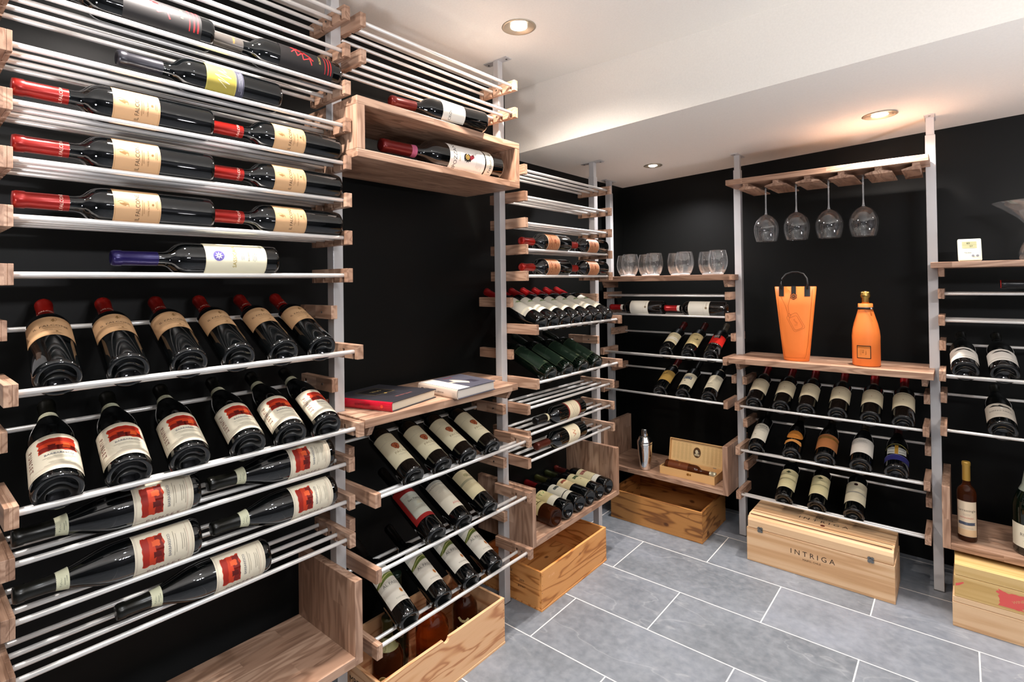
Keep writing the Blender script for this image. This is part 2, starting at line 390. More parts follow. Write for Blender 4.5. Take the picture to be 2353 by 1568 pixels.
# ------------------------------------------------------------------ rack geometry
S = .105; Z0 = 1.302
def lv(k): return Z0+k*S
AXF = dict(full=(-1.28, -1.462), rods=(-1.298, -1.3465, -1.395, -1.4435), dfront=(-1.234, -1.408), drods=(-1.252, -1.3), rarm=(-1.36, -1.53), rrod=-1.505, post=(-1.378, -1.41))
OFF = 2.727+(-1.298)                     # the back rack is the left rack turned by a quarter: depth y = OFF - x
RR = .0056; AT = .02; AH = .0195
rod_mesh = {}
def rack(name, side, a0, a1, full, dfront, rear, label, zo=0, ends=(1, 1)):
    """side 'L' = on the left wall (rods along y), 'B' = on the back wall (rods along x); a0..a1 inner clear span"""
    mid = (a0+a1)/2
    D = (lambda d, a, z: (d, a, z)) if side == 'L' else (lambda d, a, z: (a, OFF-d, z))
    root = thing(name, label, 'wine rack', D(-1.41, mid, 0))
    axis = 0 if side == 'L' else 1
    def arm(d0, d1, slots, s, z):
        # s=-1: arm at low end, +1: at high end.  outer plate plus grooved inner plate
        ain, aout = (a0, a0-AT) if s < 0 else (a1, a1+AT)
        am = ain+(aout-ain)*.42
        bm = bmesh.new()
        def bb(dd0, dd1, aa0, aa1, z0, z1):
            p, q = D(dd0, aa0, z0), D(dd1, aa1, z1)
            box(bm, *[min(u, v) for u, v in zip(p, q)], *[max(u, v) for u, v in zip(p, q)])
        bb(d0, d1, am, aout, z-AH, z+AH)
        xs = sorted([d0, d1]); cuts = sorted(slots); cur = xs[0]
        for c in cuts+[None]:
            e = xs[1] if c is None else c-.0052
            if e > cur: bb(cur, e, ain, am, z-AH, z+AH)
            if c is not None:
                bb(c-.0052, c+.0052, ain, am, z+.0062, z+AH); cur = c+.0052
        o = tobj('arm', bm, walnut(axis), root, loc=D((d0+d1)/2, ain, z), bevel=.0009)
        # screw head on the inner face
        b2 = bmesh.new(); dd = -1.371 if abs(d0+1.28) < .01 else (d0-.04 if d0 > -1.3 else d0-.05)
        sgn = 1 if s < 0 else -1
        cyl(b2, D(dd, ain, z), D(dd, ain+sgn*.0015, z), .0032, 10)
        tobj('screw', b2, STEEL, o)
    def rods(ds, z):
        for d in ds:
            L = a1-a0+.014
            key = (side, round(L, 4))
            if key not in rod_mesh:
                bm = bmesh.new(); e = [(-L/2, RR*.8), (-L/2+.0012, RR), (L/2-.0012, RR), (L/2, RR*.8)]
                n = 14; rg = []
                for t, r in e:
                    rg.append([bm.verts.new(((r*math.cos(2*PI*k/n)), t, r*math.sin(2*PI*k/n)) if side == 'L' else (t, r*math.cos(2*PI*k/n), r*math.sin(2*PI*k/n))) for k in range(n)])
                for A, B in zip(rg, rg[1:]):
                    for k in range(n): bm.faces.new((A[k], A[(k+1) % n], B[(k+1) % n], B[k])).smooth = True
                bm.faces.new(rg[0]); bm.faces.new(rg[-1]); bmesh.ops.recalc_face_normals(bm, faces=bm.faces)
                me = bpy.data.meshes.new('rod'); bm.to_mesh(me); bm.free(); me.materials.append(ROD)
                proto = bpy.data.objects.new('rod', me); rod_mesh[key] = proto
                o = proto
            else: o = rod_mesh[key].copy()
            COL.objects.link(o); o.parent = root; o.location = Vector(D(d, mid, z))-Vector(root.location)
    for k in full:
        z = lv(k)+zo
        for s in (-1, 1): arm(*AXF['full'], AXF['rods'], s, z)
        rods(AXF['rods'], z)
    for k in dfront:
        z = lv(k)+zo
        for s in (-1, 1): arm(*AXF['dfront'], AXF['drods'], s, z)
        rods(AXF['drods'][:1], z+.001); rods(AXF['drods'][1:], z-.010)
    for k in rear:
        z = lv(k)+zo
        for s in (-1, 1): arm(*AXF['rarm'], (AXF['rrod'],), s, z)
        rods((AXF['rrod'],), z-.007)
    return root
YA, YBi, YC0, YC1, YD0 = .155, .842, .915, 1.592, 1.667
rack('wine_rack', 'L', .155, .842, range(0, 8), (-2, -4), (-1, -3), 'tall nearest wine rack of wooden arms and metal rods, left wall')
# lower shelves of the same bay hang on the same posts, kept in the same rack
def add_levels(): pass
rack('wine_rack', 'L', .155, .842, (-5, -6, -7), (), (), 'low three-tier rod rack of the nearest bay, just above the empty wooden tray')
rack('wine_rack', 'L', .915, 1.592, (6, 7), (), (), 'two-tier rod rack close under the ceiling, above the wooden cubby')
rack('wine_rack', 'L', .915, 1.592, (), (-6, -8, -10), (-5, -7, -9), 'three-tier slanted display rack under the shelf with the two books')
rack('wine_rack', 'L', 1.667, 2.32, range(0, 5), (-2, -4), (-1, -3), 'far left-wall rod rack beneath the dropped ceiling, right of the cubby')
rack('wine_rack', 'L', 1.667, 2.32, (-5, -6, -7), (), (), 'three-tier rod rack over the wooden tray of six bottles')
rack('wine_rack', 'B', -1.523, -.872, (-1, -2), (-4, -6), (-3, -5), 'back-wall rod rack in the corner, below the shelf of stemless glasses')
rack('wine_rack', 'B', -.80, -.118, (), (-6, -8, -10), (-5, -7, -9), 'three-tier slanted back-wall rack between the shelf and the long pale wine chest')
rack('wine_rack', 'B', -.045, .61, (-1, -2), (-4, -6), (-3, -5), 'back-wall rod rack at the right edge, below the small digital thermometer', zo=.013)

def post(side, a0, a1, top, label, yfix=None):
    D = (lambda d, a, z: (d, a, z)) if side == 'L' else (lambda d, a, z: (a, OFF-d, z))
    c = D(-1.394, (a0+a1)/2, 0)
    root = thing('rack_post', label, 'post', c)
    def bb(*q):
        p, r = D(q[0], q[2], q[4]), D(q[1], q[3], q[5])
        bm = bmesh.new(); box(bm, *[min(u, v) for u, v in zip(p, r)], *[max(u, v) for u, v in zip(p, r)]); return bm
    tobj('shaft', bb(-1.378, -1.41, a0, a1, 0, top-.075), POST, root, bevel=.0012)
    tobj('upper_sleeve', bb(-1.381, -1.407, a0+.003, a1-.003, top-.08, top-.002), POST, root, bevel=.001)
    br = tobj('ceiling_bracket', bb(-1.335, -1.455, a0-.001, a1+.001, top-.004, top), POST, root, bevel=.0008)
    for dd in (-1.348, -1.442):
        b = bmesh.new(); cyl(b, D(dd, (a0+a1)/2, top-.004), D(dd, (a0+a1)/2, top-.0065), .004, 10); tobj('screw', b, STEEL, br)
    foot = tobj('foot', bb(-1.377, -1.411, a0-.0005, a1+.0005, 0, .004), plain('6a6a6a', .5, .6, 'foot'), root)
post('L', .098, .135, ZC, 'aluminium rack post at the left picture edge, before the nearest rack')
post('L', .862, .895, ZC, 'aluminium rack post between the nearest rack and the shelf with two books')
post('L', 1.612, 1.645, ZC, 'aluminium rack post at the right end of the cubby, reaching the high ceiling')
post('L', 2.34, 2.373, soffit_z(-1.39), 'last aluminium post on the left wall, under the dropped ceiling')
post('B', -1.578, -1.545, soffit_z(-1.56), 'aluminium post in the room corner, behind the last left-wall post')
post('B', -.852, -.820, soffit_z(-.83), 'aluminium back-wall post between stemless glasses and hanging glasses')
post('B', -.098, -.065, soffit_z(-.08), 'aluminium back-wall post right of the orange bottle sleeve')
post('B', .63, .663, soffit_z(.65), 'aluminium back-wall post beyond the digital thermometer')

# ------------------------------------------------------------------ wooden shelves, cubby, trays
W = .023
root = thing('wall_cubby', 'open wooden cubby holding one large bottle, high between two posts', 'cubby', (-1.41, 1.228, 1.634))
def part(name, mat, root, *bs, bevel=.0012): return tobj(name, boxes(*bs), mat, root, bevel=bevel)
part('top_board', walnut(1), root, (-1.54, .866, 1.782, -1.258, 1.590, 1.805))
part('bottom_board', walnut(1), root, (-1.54, .866, 1.634, -1.258, 1.590, 1.657))
part('side_board', walnut(2), root, (-1.54, .866, 1.657, -1.258, .892, 1.782))
part('side_board', walnut(2), root, (-1.54, 1.564, 1.657, -1.258, 1.590, 1.782))

# shelf with the books
root = thing('wall_shelf', 'wooden shelf carrying a red-spined book and a thick white book', 'shelf', (-1.40, 1.20, .880))
part('board', walnut(1), root, (-1.56, .865, .881, -1.413, 1.608, .905), (-1.413, .897, .881, -1.374, 1.608, .905), (-1.374, .866, .881, -1.236, 1.535, .905))
def bracket(root, side, a, z, d0=-1.40, d1=-1.255, ax=0):
    bm = bmesh.new(); P = [(d0, z), (d1, z), (d1-.02, z-.034), (d0, z-.034)]
    if side == 'L': prism(bm, P, a-.009, a+.009, axis=1)
    else: prism(bm, [(OFF-d, zz) for d, zz in P], a-.009, a+.009, axis=0)
    tobj('bracket', bm, walnut(ax), root, bevel=.001)
bracket(root, 'L', .906, .881); bracket(root, 'L', 1.520, .881, -1.42)
def tray(label, side, a0, a1, d0, z0, z1, deep=-1.55):
    D = (lambda d, a, z: (d, a, z)) if side == 'L' else (lambda d, a, z: (a, OFF-d, z))
    root = thing('wooden_tray', label, 'tray', D(-1.4, (a0+a1)/2, z0))
    T = .024
    def pp(name, ax, *q):
        p, r = D(q[0], q[2], q[4]), D(q[1], q[3], q[5])
        b = [min(u, v) for u, v in zip(p, r)]+[max(u, v) for u, v in zip(p, r)]
        return part(name, walnut(ax), root, tuple(b))
    pp('base_board', 1 if side == 'L' else 0, d0, deep, a0+T, a1-T, z0, z0+T)
    pp('side_board', 0 if False else 2, d0, deep, a0, a0+T, z0, z1); pp('side_board', 2, d0, deep, a1-T, a1, z0, z1)
    return root
# trays sit in front of and around the posts: cut their depth so they bear on the post sides
tray('empty wooden tray at the bottom of the nearest rack', 'L', .137, .861, -1.25, .243, .469)
tray('wooden tray low on the left wall holding six lying bottles', 'L', 1.646, 2.339, -1.262, .244, .472)
tray('wooden tray in the corner carrying a cocktail shaker and an open bottle box', 'B', -1.544, -.853, OFF-2.65, .238, .473)
tray('wooden tray at the right edge carrying a half bottle and a champagne bottle', 'B', -.064, .629, OFF-2.65, .243, .478)
def wshelf(label, a0, a1, y0, y1, ztop, th, brz=True):
    root = thing('wall_shelf', label, 'shelf', ((a0+a1)/2, 2.8, ztop-th))
    yp0, yp1 = OFF+1.376, OFF+1.412
    part('board', walnut(0), root, (a0-.018, y0, ztop-th, a1+.018, yp0, ztop), (a0+.002, yp0, ztop-th, a1-.002, y1, ztop))
    if brz:
        for a in (a0+.012, a1-.012): bracket(root, 'B', a, ztop-th, -1.42, OFF-(y0+.03), ax=1)
    return root
wshelf('wooden corner shelf with eight stemless glasses', -1.545, -.852, 2.66, 2.93, 1.303, .028)
wshelf('wooden shelf with the orange tote and the orange bottle sleeve', -.82, -.098, 2.64, 2.93, .905, .026)
wshelf('wooden shelf at the right edge with a digital thermometer and glass decanter', -.065, .63, 2.64, 2.93, 1.333, .022)
# stemware rack
root = thing('glass_rack', 'wooden hanging rack with four wine glasses below the dropped ceiling', 'glass rack', (-.46, 2.78, 1.725))
part('board', walnut(0), root, (-.838, 2.640, 1.727, -.082, 2.803, 1.752), (-.818, 2.803, 1.727, -.100, 2.93, 1.752))
for k, cx in enumerate((-.752, -.624, -.498, -.371, -.243, -.122)):
    hw = .046; l, r = (cx-hw, cx+hw)
    if k == 0: l, r = cx-.030, cx+hw
    if k == 5: l, r = cx-hw, cx+.012
    bm = bmesh.new()
    P = [(l, 1.700), (r, 1.700), (r, 1.706), (min(cx+.012, r), 1.7145), (min(cx+.012, r), 1.727), (max(cx-.012, l), 1.727), (max(cx-.012, l), 1.7145), (l, 1.706)]
    prism(bm, P, 2.655, 2.90, axis=1); tobj('rail', bm, walnut(1), root, bevel=.0008)

# ------------------------------------------------------------------ crates
def crate(label, x0, y0, x1, y1, h, tone, group=None, notch=None, t=.010, frontaxis='x', name='wooden_crate', loc=None):
    root = thing(name, label, 'crate', ((x0+x1)/2, (y0+y1)/2, 0), group)
    zb = .008
    def pan(nm, axis, bs, **k): return tobj(nm, boxes(*bs), pine(axis, tone), root, bevel=.0007)
    if frontaxis == 'x':     # front looks to +x, long side along y
        if notch:
            n0, n1 = notch
            bm = bmesh.new(); m_ = (n0+n1)/2; w_ = (n1-n0)/2; prism(bm, [(y0, zb), (y1, zb), (y1, h), (n1, h)]+[(m_+w_*math.cos(PI*a/6), h-w_*math.sin(PI*a/6)) for a in range(1, 6)]+[(n0, h), (y0, h)], x1-t, x1, axis=0); tobj('front_panel', bm, pine(1, tone), root, bevel=.0006)
        else: pan('front_panel', 1, [(x1-t, y0, zb, x1, y1, h)])
        pan('back_panel', 1, [(x0, y0, zb, x0+t, y1, h)])
        pan('end_panel', 0, [(x0+t, y0, zb, x1-t, y0+t, h)]); pan('end_panel', 0, [(x0+t, y1-t, zb, x1-t, y1, h)])
        pan('base_panel', 1, [(x0-.001, y0-.001, 0, x1+.001, y1+.001, zb)])
    else:                    # front looks to -y, long side along x
        pan('front_panel', 0, [(x0, y0, zb, x1, y0+t, h)]); pan('back_panel', 0, [(x0, y1-t, zb, x1, y1, h)])
        pan('end_panel', 1, [(x0, y0+t, zb, x0+t, y1-t, h)]); pan('end_panel', 1, [(x1-t, y0+t, zb, x1, y1-t, h)])
        pan('base_panel', 0, [(x0-.001, y0-.001, 0, x1+.001, y1+.001, zb)])
    return root
def px_place(face, ox, oz, c):
    """flat printing surface: face '+x' (u along -y... seen from the room u runs to the viewer's right)"""
    if face == '+x': return lambda u, v, l: (c+.0003+l, ox+u, oz+v)
    if face == '-y': return lambda u, v, l: (ox+u, c-.0003-l, oz+v)
    if face == '+z': return lambda u, v, l: (ox+u, oz+v, c+.0003+l)
    if face == '-Y': return lambda u, v, l: (ox+u, c-.0003-l, oz+v)
def printed(root, name, items, face, ox, oz, c):
    ms = []; bm = art(items, px_place(face, ox, oz, c), ms, curved=0)
    return tobj(name, bm, ms, root)
INK = '2a1c14'
c1 = crate('light peach pine crate on the floor holding four liquor bottles', -1.50, .905, -1.235, 1.441, .160, 'peach', notch=(1.145, 1.172))
printed(c1, 'printed_mark', [('T', 'MBERRET', 0, 12, 26, INK), ('T', 'CHATEAU', 0, -18, 15, INK)], '-Y', -1.33, .10, .905)
nl = boxes(*[(-1.2349, 1.434, z-.001, -1.2343, 1.436, z+.001) for z in (.03, .06, .09, .12, .145)]); tobj('nail', nl, plain('3a2a20', .5, 0, 'nail'), c1)
c2 = crate('orange pine crate on the floor under the tray of six bottles, empty', -1.56, 1.668, -1.240, 2.167, .152, 'orange')
printed(c2, 'printed_mark', [('T', 'Chateau', -30, 30, 26, INK, -4), ('T', '2009', 62, -2, 13, INK), ('T', 'BWWT', 62, -26, 12, INK), ('T', 'grand vin', -28, 2, 10, INK), ('E', -6, -24, 4, 4, INK)], '-Y', -1.40, .09, 1.668)
printed(c2, 'faded_mark', [('T', 'IT 14M', 0, 0, 14, 'eeb58a')], '+x', 1.735, .115, -1.240)
nl = boxes(*[(-1.2399, y-.001, z-.001, -1.2393, y+.001, z+.001) for z in (.03, .07, .10, .135) for y in (1.673, 2.161)]); tobj('nail', nl, plain('3a2a20', .5, 0, 'nail'), c2)
c3 = crate('dark brown knotty pine crate on the floor under the corner tray', -1.451, 2.593, -.959, 2.935, .150, 'brown', frontaxis='y')
arc = [(8*math.cos(rad(a)), 9*math.sin(rad(a))) for a in range(70, 300, 20)]
printed(c3, 'carved_mark', [('C', arc, 1.0, '3a1c08')], '-y', -1.02, .115, 2.593)

# long chest
root = thing('wine_chest', 'long pale lidded wooden wine chest with metal clasps on the slate floor', 'chest', (-.48, 2.70, 0))
P1 = pine(0, 'pale', False); X0, X1, Y0, Y1 = -.752, -.208, 2.584, 2.80
tobj('body', boxes((X0, Y0, 0, X1, Y1, .148)), P1, root, bevel=.001)
lid = bmesh.new(); prism(lid, [(Y0+.001, .150), (Y0+.001, .182), (Y0+.006, .196), (Y0+.022, .198), (Y0+.026, .204), (Y1-.006, .204), (Y1, .196), (Y1, .150)], X0+.005, X1-.003, axis=0)
lid = tobj('lid', lid, P1, root, bevel=.001)
for y in (Y0+.022, Y0+.060): tobj('lid_groove', boxes((X0+.012, y, .2035, X1-.010, y+.004, .2045)), plain('4a2c14', .6, 0, 'groove'), lid)
printed(root, 'front_lettering', [('T', 'I N T R I G A', 0, 0, 30, INK), ('T', 'MAIPO, CHILE', -2, -24, 11, INK)], '-y', -.492, .095, Y0)
printed(lid, 'lid_lettering', [('T', 'I N T R I G A', 0, 0, 34, INK), ('T', 'MAIPO', 0, 36, 22, INK), ('E', 5, -38, 9, 9, '5a2018')], '+z', -.47, 2.705, .204)
for cx in (-.695, -.285):
    b = bmesh.new()
    for j in range(4):
        a = PI/4+j*PI/2; cyl(b, (cx+.007*math.cos(a), Y0-.004, .150+.008*math.sin(a)), (cx+.007*math.cos(a), Y0, .150+.008*math.sin(a)), .0062, 12)
    cyl(b, (cx, Y0-.009, .150), (cx, Y0, .150), .0065, 16)
    tobj('clasp', b, STEEL, root, smooth=True, auto=True)

# two stacked boxes on the right
X0, X1, Y0, Y1 = -.036, .50, 2.566, 2.86
root = thing('wine_box', 'pale wooden wine box on the floor, lower of the stacked pair at the right edge', 'box', (.23, 2.71, 0))
tobj('body', boxes((X0-.002, Y0, 0, X1, Y1, .088)), pine(0, 'pale', False), root, bevel=.001)
tobj('lid', boxes((X0, Y0+.001, .0895, X1, Y1, .108)), pine(0, 'pale', False), root, bevel=.001)
root = thing('wine_box', 'yellowish wooden wine box with red stamp, upper of the stacked pair', 'box', (.235, 2.71, .109))
tobj('body', boxes((X0+.004, Y0+.002, .109, X1, Y1, .186)), pine(0, 'yellow', False), root, bevel=.001)
tobj('lid', boxes((X0+.006, Y0+.003, .1875, X1, Y1, .226)), pine(0, 'yellow', False), root, bevel=.001)
printed(root, 'red_stamp', [('P', ragged(-40, -24, 32, 22, 8, 6, 3), 'e0605a'), ('P', [(-22, 22), (-40, 30), (-30, 8)], 'e0605a'), ('P', [(-40, -28), (30, -28), (12, -20), (-28, -14)], 'e0605a'), ('P', [(20, -6), (62, 10), (28, 16)], 'e0605a'), ('T', 'WINE', 12, 0, 13, 'd9a878', 25)], '-y', .125, .148, Y0+.002)
printed(root, 'red_smear', [('P', [(-10, -8), (0, -3), (14, 10), (10, 12), (-4, 4), (-10, 2)], 'e0605a')], '-y', -.018, .155, Y0+.002)

# ------------------------------------------------------------------ bottles
def prof_bordeaux(L, R):
    return [(0, .020), (R*.5, .016), (R*.72, .004), (R*.86, 0), (R*.965, .003), (R, .011), (R, .59*L), (.985*R, .613*L), (.94*R, .635*L), (.85*R, .657*L), (.70*R, .678*L),
            (.55*R, .693*L), (.455*R, .708*L), (.41*R, .730*L), (.395*R, .77*L), (.385*R, .95*L), (.40*R, .955*L), (.40*R, .995*L), (0, .995*L)]
def prof_burgundy(L, R):
    return [(0, .022), (R*.5, .017), (R*.72, .004), (R*.86, 0), (R*.965, .003), (R, .012), (R, .46*L), (.985*R, .50*L), (.93*R, .55*L), (.84*R, .60*L), (.72*R, .65*L), (.59*R, .70*L),
            (.47*R, .75*L), (.39*R, .80*L), (.355*R, .85*L), (.345*R, .95*L), (.37*R, .955*L), (.37*R, .995*L), (0, .995*L)]
def prof_squat(L, R):
    return [(0, .01), (R*.8, 0), (R*.97, .004), (R, .014), (R, .45*L), (.96*R, .53*L), (.80*R, .60*L), (.55*R, .66*L), (.36*R, .71*L), (.32*R, .76*L), (.32*R, .98*L), (0, .98*L)]
def neck_r(prof, z):
    for (r0_, z0_), (r1_, z1_) in zip(prof[3:], prof[4:]):
        if z0_ <= z <= z1_ and z1_ > z0_: return r0_+(r1_-r0_)*(z-z0_)/(z1_-z0_)
    return prof[-2][0]
KIND = {}
def kind(name, shape='bordeaux', L=.345, R=.0372, cap='7a1218', cap0=.76, ring=None, glass=None, art_=None, v0=.1, neck=None, capart=None):
    KIND[name] = dict(shape=shape, L=L, R=R, cap=cap, cap0=cap0, ring=ring, glass=glass or DGLASS, art=art_, v0=v0, neck=neck, capart=capart)
PROTO = {}
def build(kn):
    k = KIND[kn]; L, R = k['L'], k['R']; prof = {'bordeaux': prof_bordeaux, 'burgundy': prof_burgundy, 'squat': prof_squat}[k['shape']](L, R)
    root = bpy.data.objects.new('wine_bottle', None); root.empty_display_size = .04
    parts = []
    def fin(name, bm, mats, smooth=True):
        bmesh.ops.recalc_face_normals(bm, faces=bm.faces) if name not in ('label', 'neck_label', 'capsule_print') else None
        me = bpy.data.meshes.new(name); bm.to_mesh(me); bm.free()
        for m in (mats if isinstance(mats, list) else [mats]): me.materials.append(m)
        if smooth:
            for p in me.polygons: p.use_smooth = True
        o = bpy.data.objects.new(name, me); parts.append(o); return o
    bm = bmesh.new(); lathe(bm, prof, 40); fin('glass_body', bm, k['glass'])
    rn = neck_r(prof, .9*L)+.0008; z0 = k['cap0']*L
    bm = bmesh.new(); rb = neck_r(prof, z0)+.0006
    cp = [(rb, z0), (max(rn, neck_r(prof, z0+.02)+.0008), z0+.02), (rn, .945*L), (rn+.0012, .952*L), (rn+.0013, .985*L), (rn-.0005, L), (rn*.6, L+.0008), (0, L+.0008)]
    lathe(bm, cp, 28); o = fin('capsule', bm, foil(k['cap']) if isinstance(k['cap'], str) else k['cap'])
    mapc = lambda rfun, lift0: (lambda u, v, l: ((rfun(v)+lift0+l)*math.cos(u/rfun(v)), (rfun(v)+lift0+l)*math.sin(u/rfun(v)), v))
    if k['art']:
        ms = []; vv = k['v0']
        place = lambda u, v, l: ((R+.0004+l)*math.cos(u/R), (R+.0004+l)*math.sin(u/R), v+vv)
        fin('label', art(k['art'], place, ms, 3.5), ms)
    if k['neck']:
        z1, z2, items = k['neck']; ms = []
        cvz = (z1+z2)/2*1000
        base = [('R', -math.pi*(neck_r(prof, (z1+z2)/2)+.001)*1000*.98, (z1*1000-cvz), math.pi*(neck_r(prof, (z1+z2)/2)+.001)*1000*.98, (z2*1000-cvz), items[0])]+items[1]
        rf = lambda v: max(neck_r(prof, v), rn-.0006)+.0009
        place = lambda u, v, l: (lambda V: ((rf(V)+l)*math.cos(u/rf(V)), (rf(V)+l)*math.sin(u/rf(V)), V))(v+cvz/1000)
        fin('neck_label', art(base, place, ms, 3), ms)
    if k['capart']:
        ms = []; zz = k['capart'][0]
        place = lambda u, v, l: ((rn+.0005+l)*math.cos(u/rn), (rn+.0005+l)*math.sin(u/rn), v+zz)
        fin('capsule_print', art(k['capart'][1], place, ms, 3), ms)
    return root, parts
def bottle(kn, pos, axis, face, label, group=None, name='wine_bottle'):
    if kn not in PROTO:
        PROTO[kn] = build(kn); first = True
    else: first = False
    r0_, parts = PROTO[kn]
    root = r0_ if first else r0_.copy()
    COL.objects.link(root)
    for p in parts:
        q = p if first else p.copy(); COL.objects.link(q); q.parent = root
    z = Vector(axis).normalized(); x = Vector(face); x = (x-x.dot(z)*z).normalized(); y = z.cross(x)
    Mx = Matrix((x, y, z)).transposed().to_4x4(); Mx.translation = Vector(pos); root.matrix_world = Mx
    root.name = name; tag(root, label, 'bottle', group)
    if group is None and 'group' in root: del root['group']
    return root
def onrod(x, y, z, kn): return z
AX0 = -1.3223
def lie_L(kn, ybase, k, label, group=None, roll=12, rows=0, zo=0):
    R = KIND[kn]['R']; z = lv(k)+zo+math.sqrt((R+RR+.0004)**2-.02425**2)
    a = rad(roll)
    return bottle(kn, (AX0, ybase, z), (0, -1, 0), (math.cos(a), 0, math.sin(a)), label, group)
def lie_B(kn, xbase, k, label, group=None, roll=10, zo=0):
    R = KIND[kn]['R']; z = lv(k)+zo+math.sqrt((R+RR+.0004)**2-.02425**2); a = rad(roll)
    return bottle(kn, (xbase, OFF-AX0, z), (-1, 0, 0), (0, -math.cos(a), math.sin(a)), label, group)
TILT = rad(21.0)
def tilt_geo(R, L, shape='bordeaux'):
    """rest the neck on the rear rod and the body on the second front rod"""
    rn = .41*R if shape == 'bordeaux' else .40*R+.001
    t = TILT
    for _ in range(20):
        c = math.cos(t); t = math.atan((S-.007+.010+(rn-R)/c)/.205)
    c, sn = math.cos(t), math.sin(t); T_ = sn/c
    h0 = -.010+(R+RR+.0004)/c            # axis height above the level at the second rod
    xb = (-RR-.0004+c*(-1.252)-sn*(.001-h0+1.30*T_))/(c+T_*sn)   # base plane meets the first rod
    z = h0+(-1.30-xb)*T_
    return xb, z, t
def tilt_L(kn, y, k, label, group=None, dy=.028, roll=0):
    K = KIND[kn]; xb, dz, t = tilt_geo(K['R'], K['L'], K['shape'])
    ax = Vector((-math.cos(t), dy/K['L'], math.sin(t))).normalized(); a = rad(roll)
    up = Vector((math.sin(t), 0, math.cos(t))); rt = ax.cross(up)
    return bottle(kn, (xb, y, lv(k)+dz), ax, up*math.cos(a)+rt*math.sin(a), label, group)
def tilt_B(kn, x, k, label, group=None, dx=-.012, roll=0, zo=0):
    K = KIND[kn]; xb, dz, t = tilt_geo(K['R'], K['L'], K['shape'])
    ax = Vector((dx/K['L'], math.cos(t), math.sin(t))).normalized(); a = rad(roll)
    up = Vector((0, -math.sin(t), math.cos(t))); rt = ax.cross(up)
    return bottle(kn, (x, OFF-xb, lv(k)+zo+dz), ax, up*math.cos(a)+rt*math.sin(a), label, group)

# --- label artwork (millimetres, u across, v towards the neck)
TAN, CR, DK, GR = 'c9a076', 'e6dcc4', '2b2620', '8c8474'
bird = [(-3, 0), (-1, 5), (1, 9), (4, 11), (3, 7), (5, 2), (2, -4), (0, -7), (0, -2)]
kind('falcone', cap='8e140c', art_=[('R', -52, 0, 52, 84, TAN), ('F', -50, 2, 50, 82, .5, '9a7440'), ('P', [(4+a*.9, 64+b*1.0) for a, b in bird], '8a683c'), ('C', [(0, 58), (8, 60), (12, 72), (9, 78)], .7, '8a683c'), ('T', 'IL FALCONE', 0, 42, 11, '4a3826'), ('L', 0, 34, 34, 3, 2, '7a5a30'), ('T', 'CASTEL DEL MONTE', 0, 23, 3.6, '6a4c28'), ('E', 8, 15, 2.2, 2.2, '7a5a30'), ('L', 8, 9, 22, 2.6, 2, '7a5a30')], v0=.112,
     capart=(.275, [('T', 'IL FALCONE', 0, 0, 8, 'e8c0b0')]))
sun = [('P', [(2.6*math.cos(PI*j/4-.9), 112+2.6*math.sin(PI*j/4-.9)), (9.6*math.cos(PI*j/4), 112+9.6*math.sin(PI*j/4)), (2.6*math.cos(PI*j/4+.9), 112+2.6*math.sin(PI*j/4+.9))], 'f2edda') for j in range(8)]
kind('sassicaia', cap='1e1450', art_=[('R', -46, 0, 46, 140, 'ece5c8'), ('F', -45, 1, 45, 139, .7, 'd8c690'), ('E', 0, 112, 12.5, 12.5, '6a63a8'), ('E', 0, 112, 10.5, 10.5, '5a4f98')]+sun+[('T', 'SASSICAIA', 0, 76, 12, 'b09a48'), ('L', 0, 60, 28, 4, 2, '55504a'), ('T', 'BOLGHERI', 0, 44, 5, '55504a'), ('L', 0, 34, 36, 4, 3, '55504a'), ('T', 'SASSICAIA', 24, 10, 7, '55504a')], v0=.035)
RED1, RED2 = 'c23a1c', '7a1c14'
def punart():
    return [('R', -56, 0, 56, 112, CR), ('F', -53, 2.5, 53, 109.5, .5, '9a8070'), ('F', -50.5, 4.5, 50.5, 107.5, .4, '9a8070'), ('R', -45, 6, -44.5, 106, 'b07868'),
            ('P', ragged(-24, 58, 38, 99, 9, 2.2, 5), RED1), ('P', ragged(-22, 60, 36, 74, 8, 2.0, 8), RED2), ('P', ragged(-22, 86, 37, 98, 8, 1.2, 11), '9c2416'), ('P', ragged(-8, 64, 4, 78, 5, 1.5, 3), '5a1410'), ('P', ragged(14, 66, 26, 80, 5, 1.5, 4), 'e05a2a'),
            ('T', 'BARBARESCO', 8, 48, 7.5, '5a6070'), ('L', 8, 39, 56, 4, 2, GR), ('T', 'P U N S E T', -40, 56, 13, '7a3a34', -90), ('L', 8, 24, 50, 4, 3, GR), ('R', -42, 12, 48, 12.4, 'b07868')]
kind('punset', 'burgundy', L=.312, R=.0405, cap='14140f', cap0=.79, art_=punart(), v0=.018, neck=(.232, .252, ('d9d8b8', [('T', 'PUNSET', 0, 3, 5, '55604a'), ('L', 0, -3, 22, 3, 2, '55604a')])))
kind('gold', cap='26262c', art_=[('R', -48, 0, 48, 18, '3c3c48'), ('R', -48, 18, 48, 84, '96893c'), ('F', -47, 19, 47, 83, .6, 'c8bb70'), ('C', [(-22, 40), (-6, 60), (-12, 34), (4, 66), (2, 30), (16, 58), (14, 40), (28, 48)], .9, 'ece6c8'), ('L', 0, 12, 60, 3.5, 3, 'a8a8b8')], v0=.098)
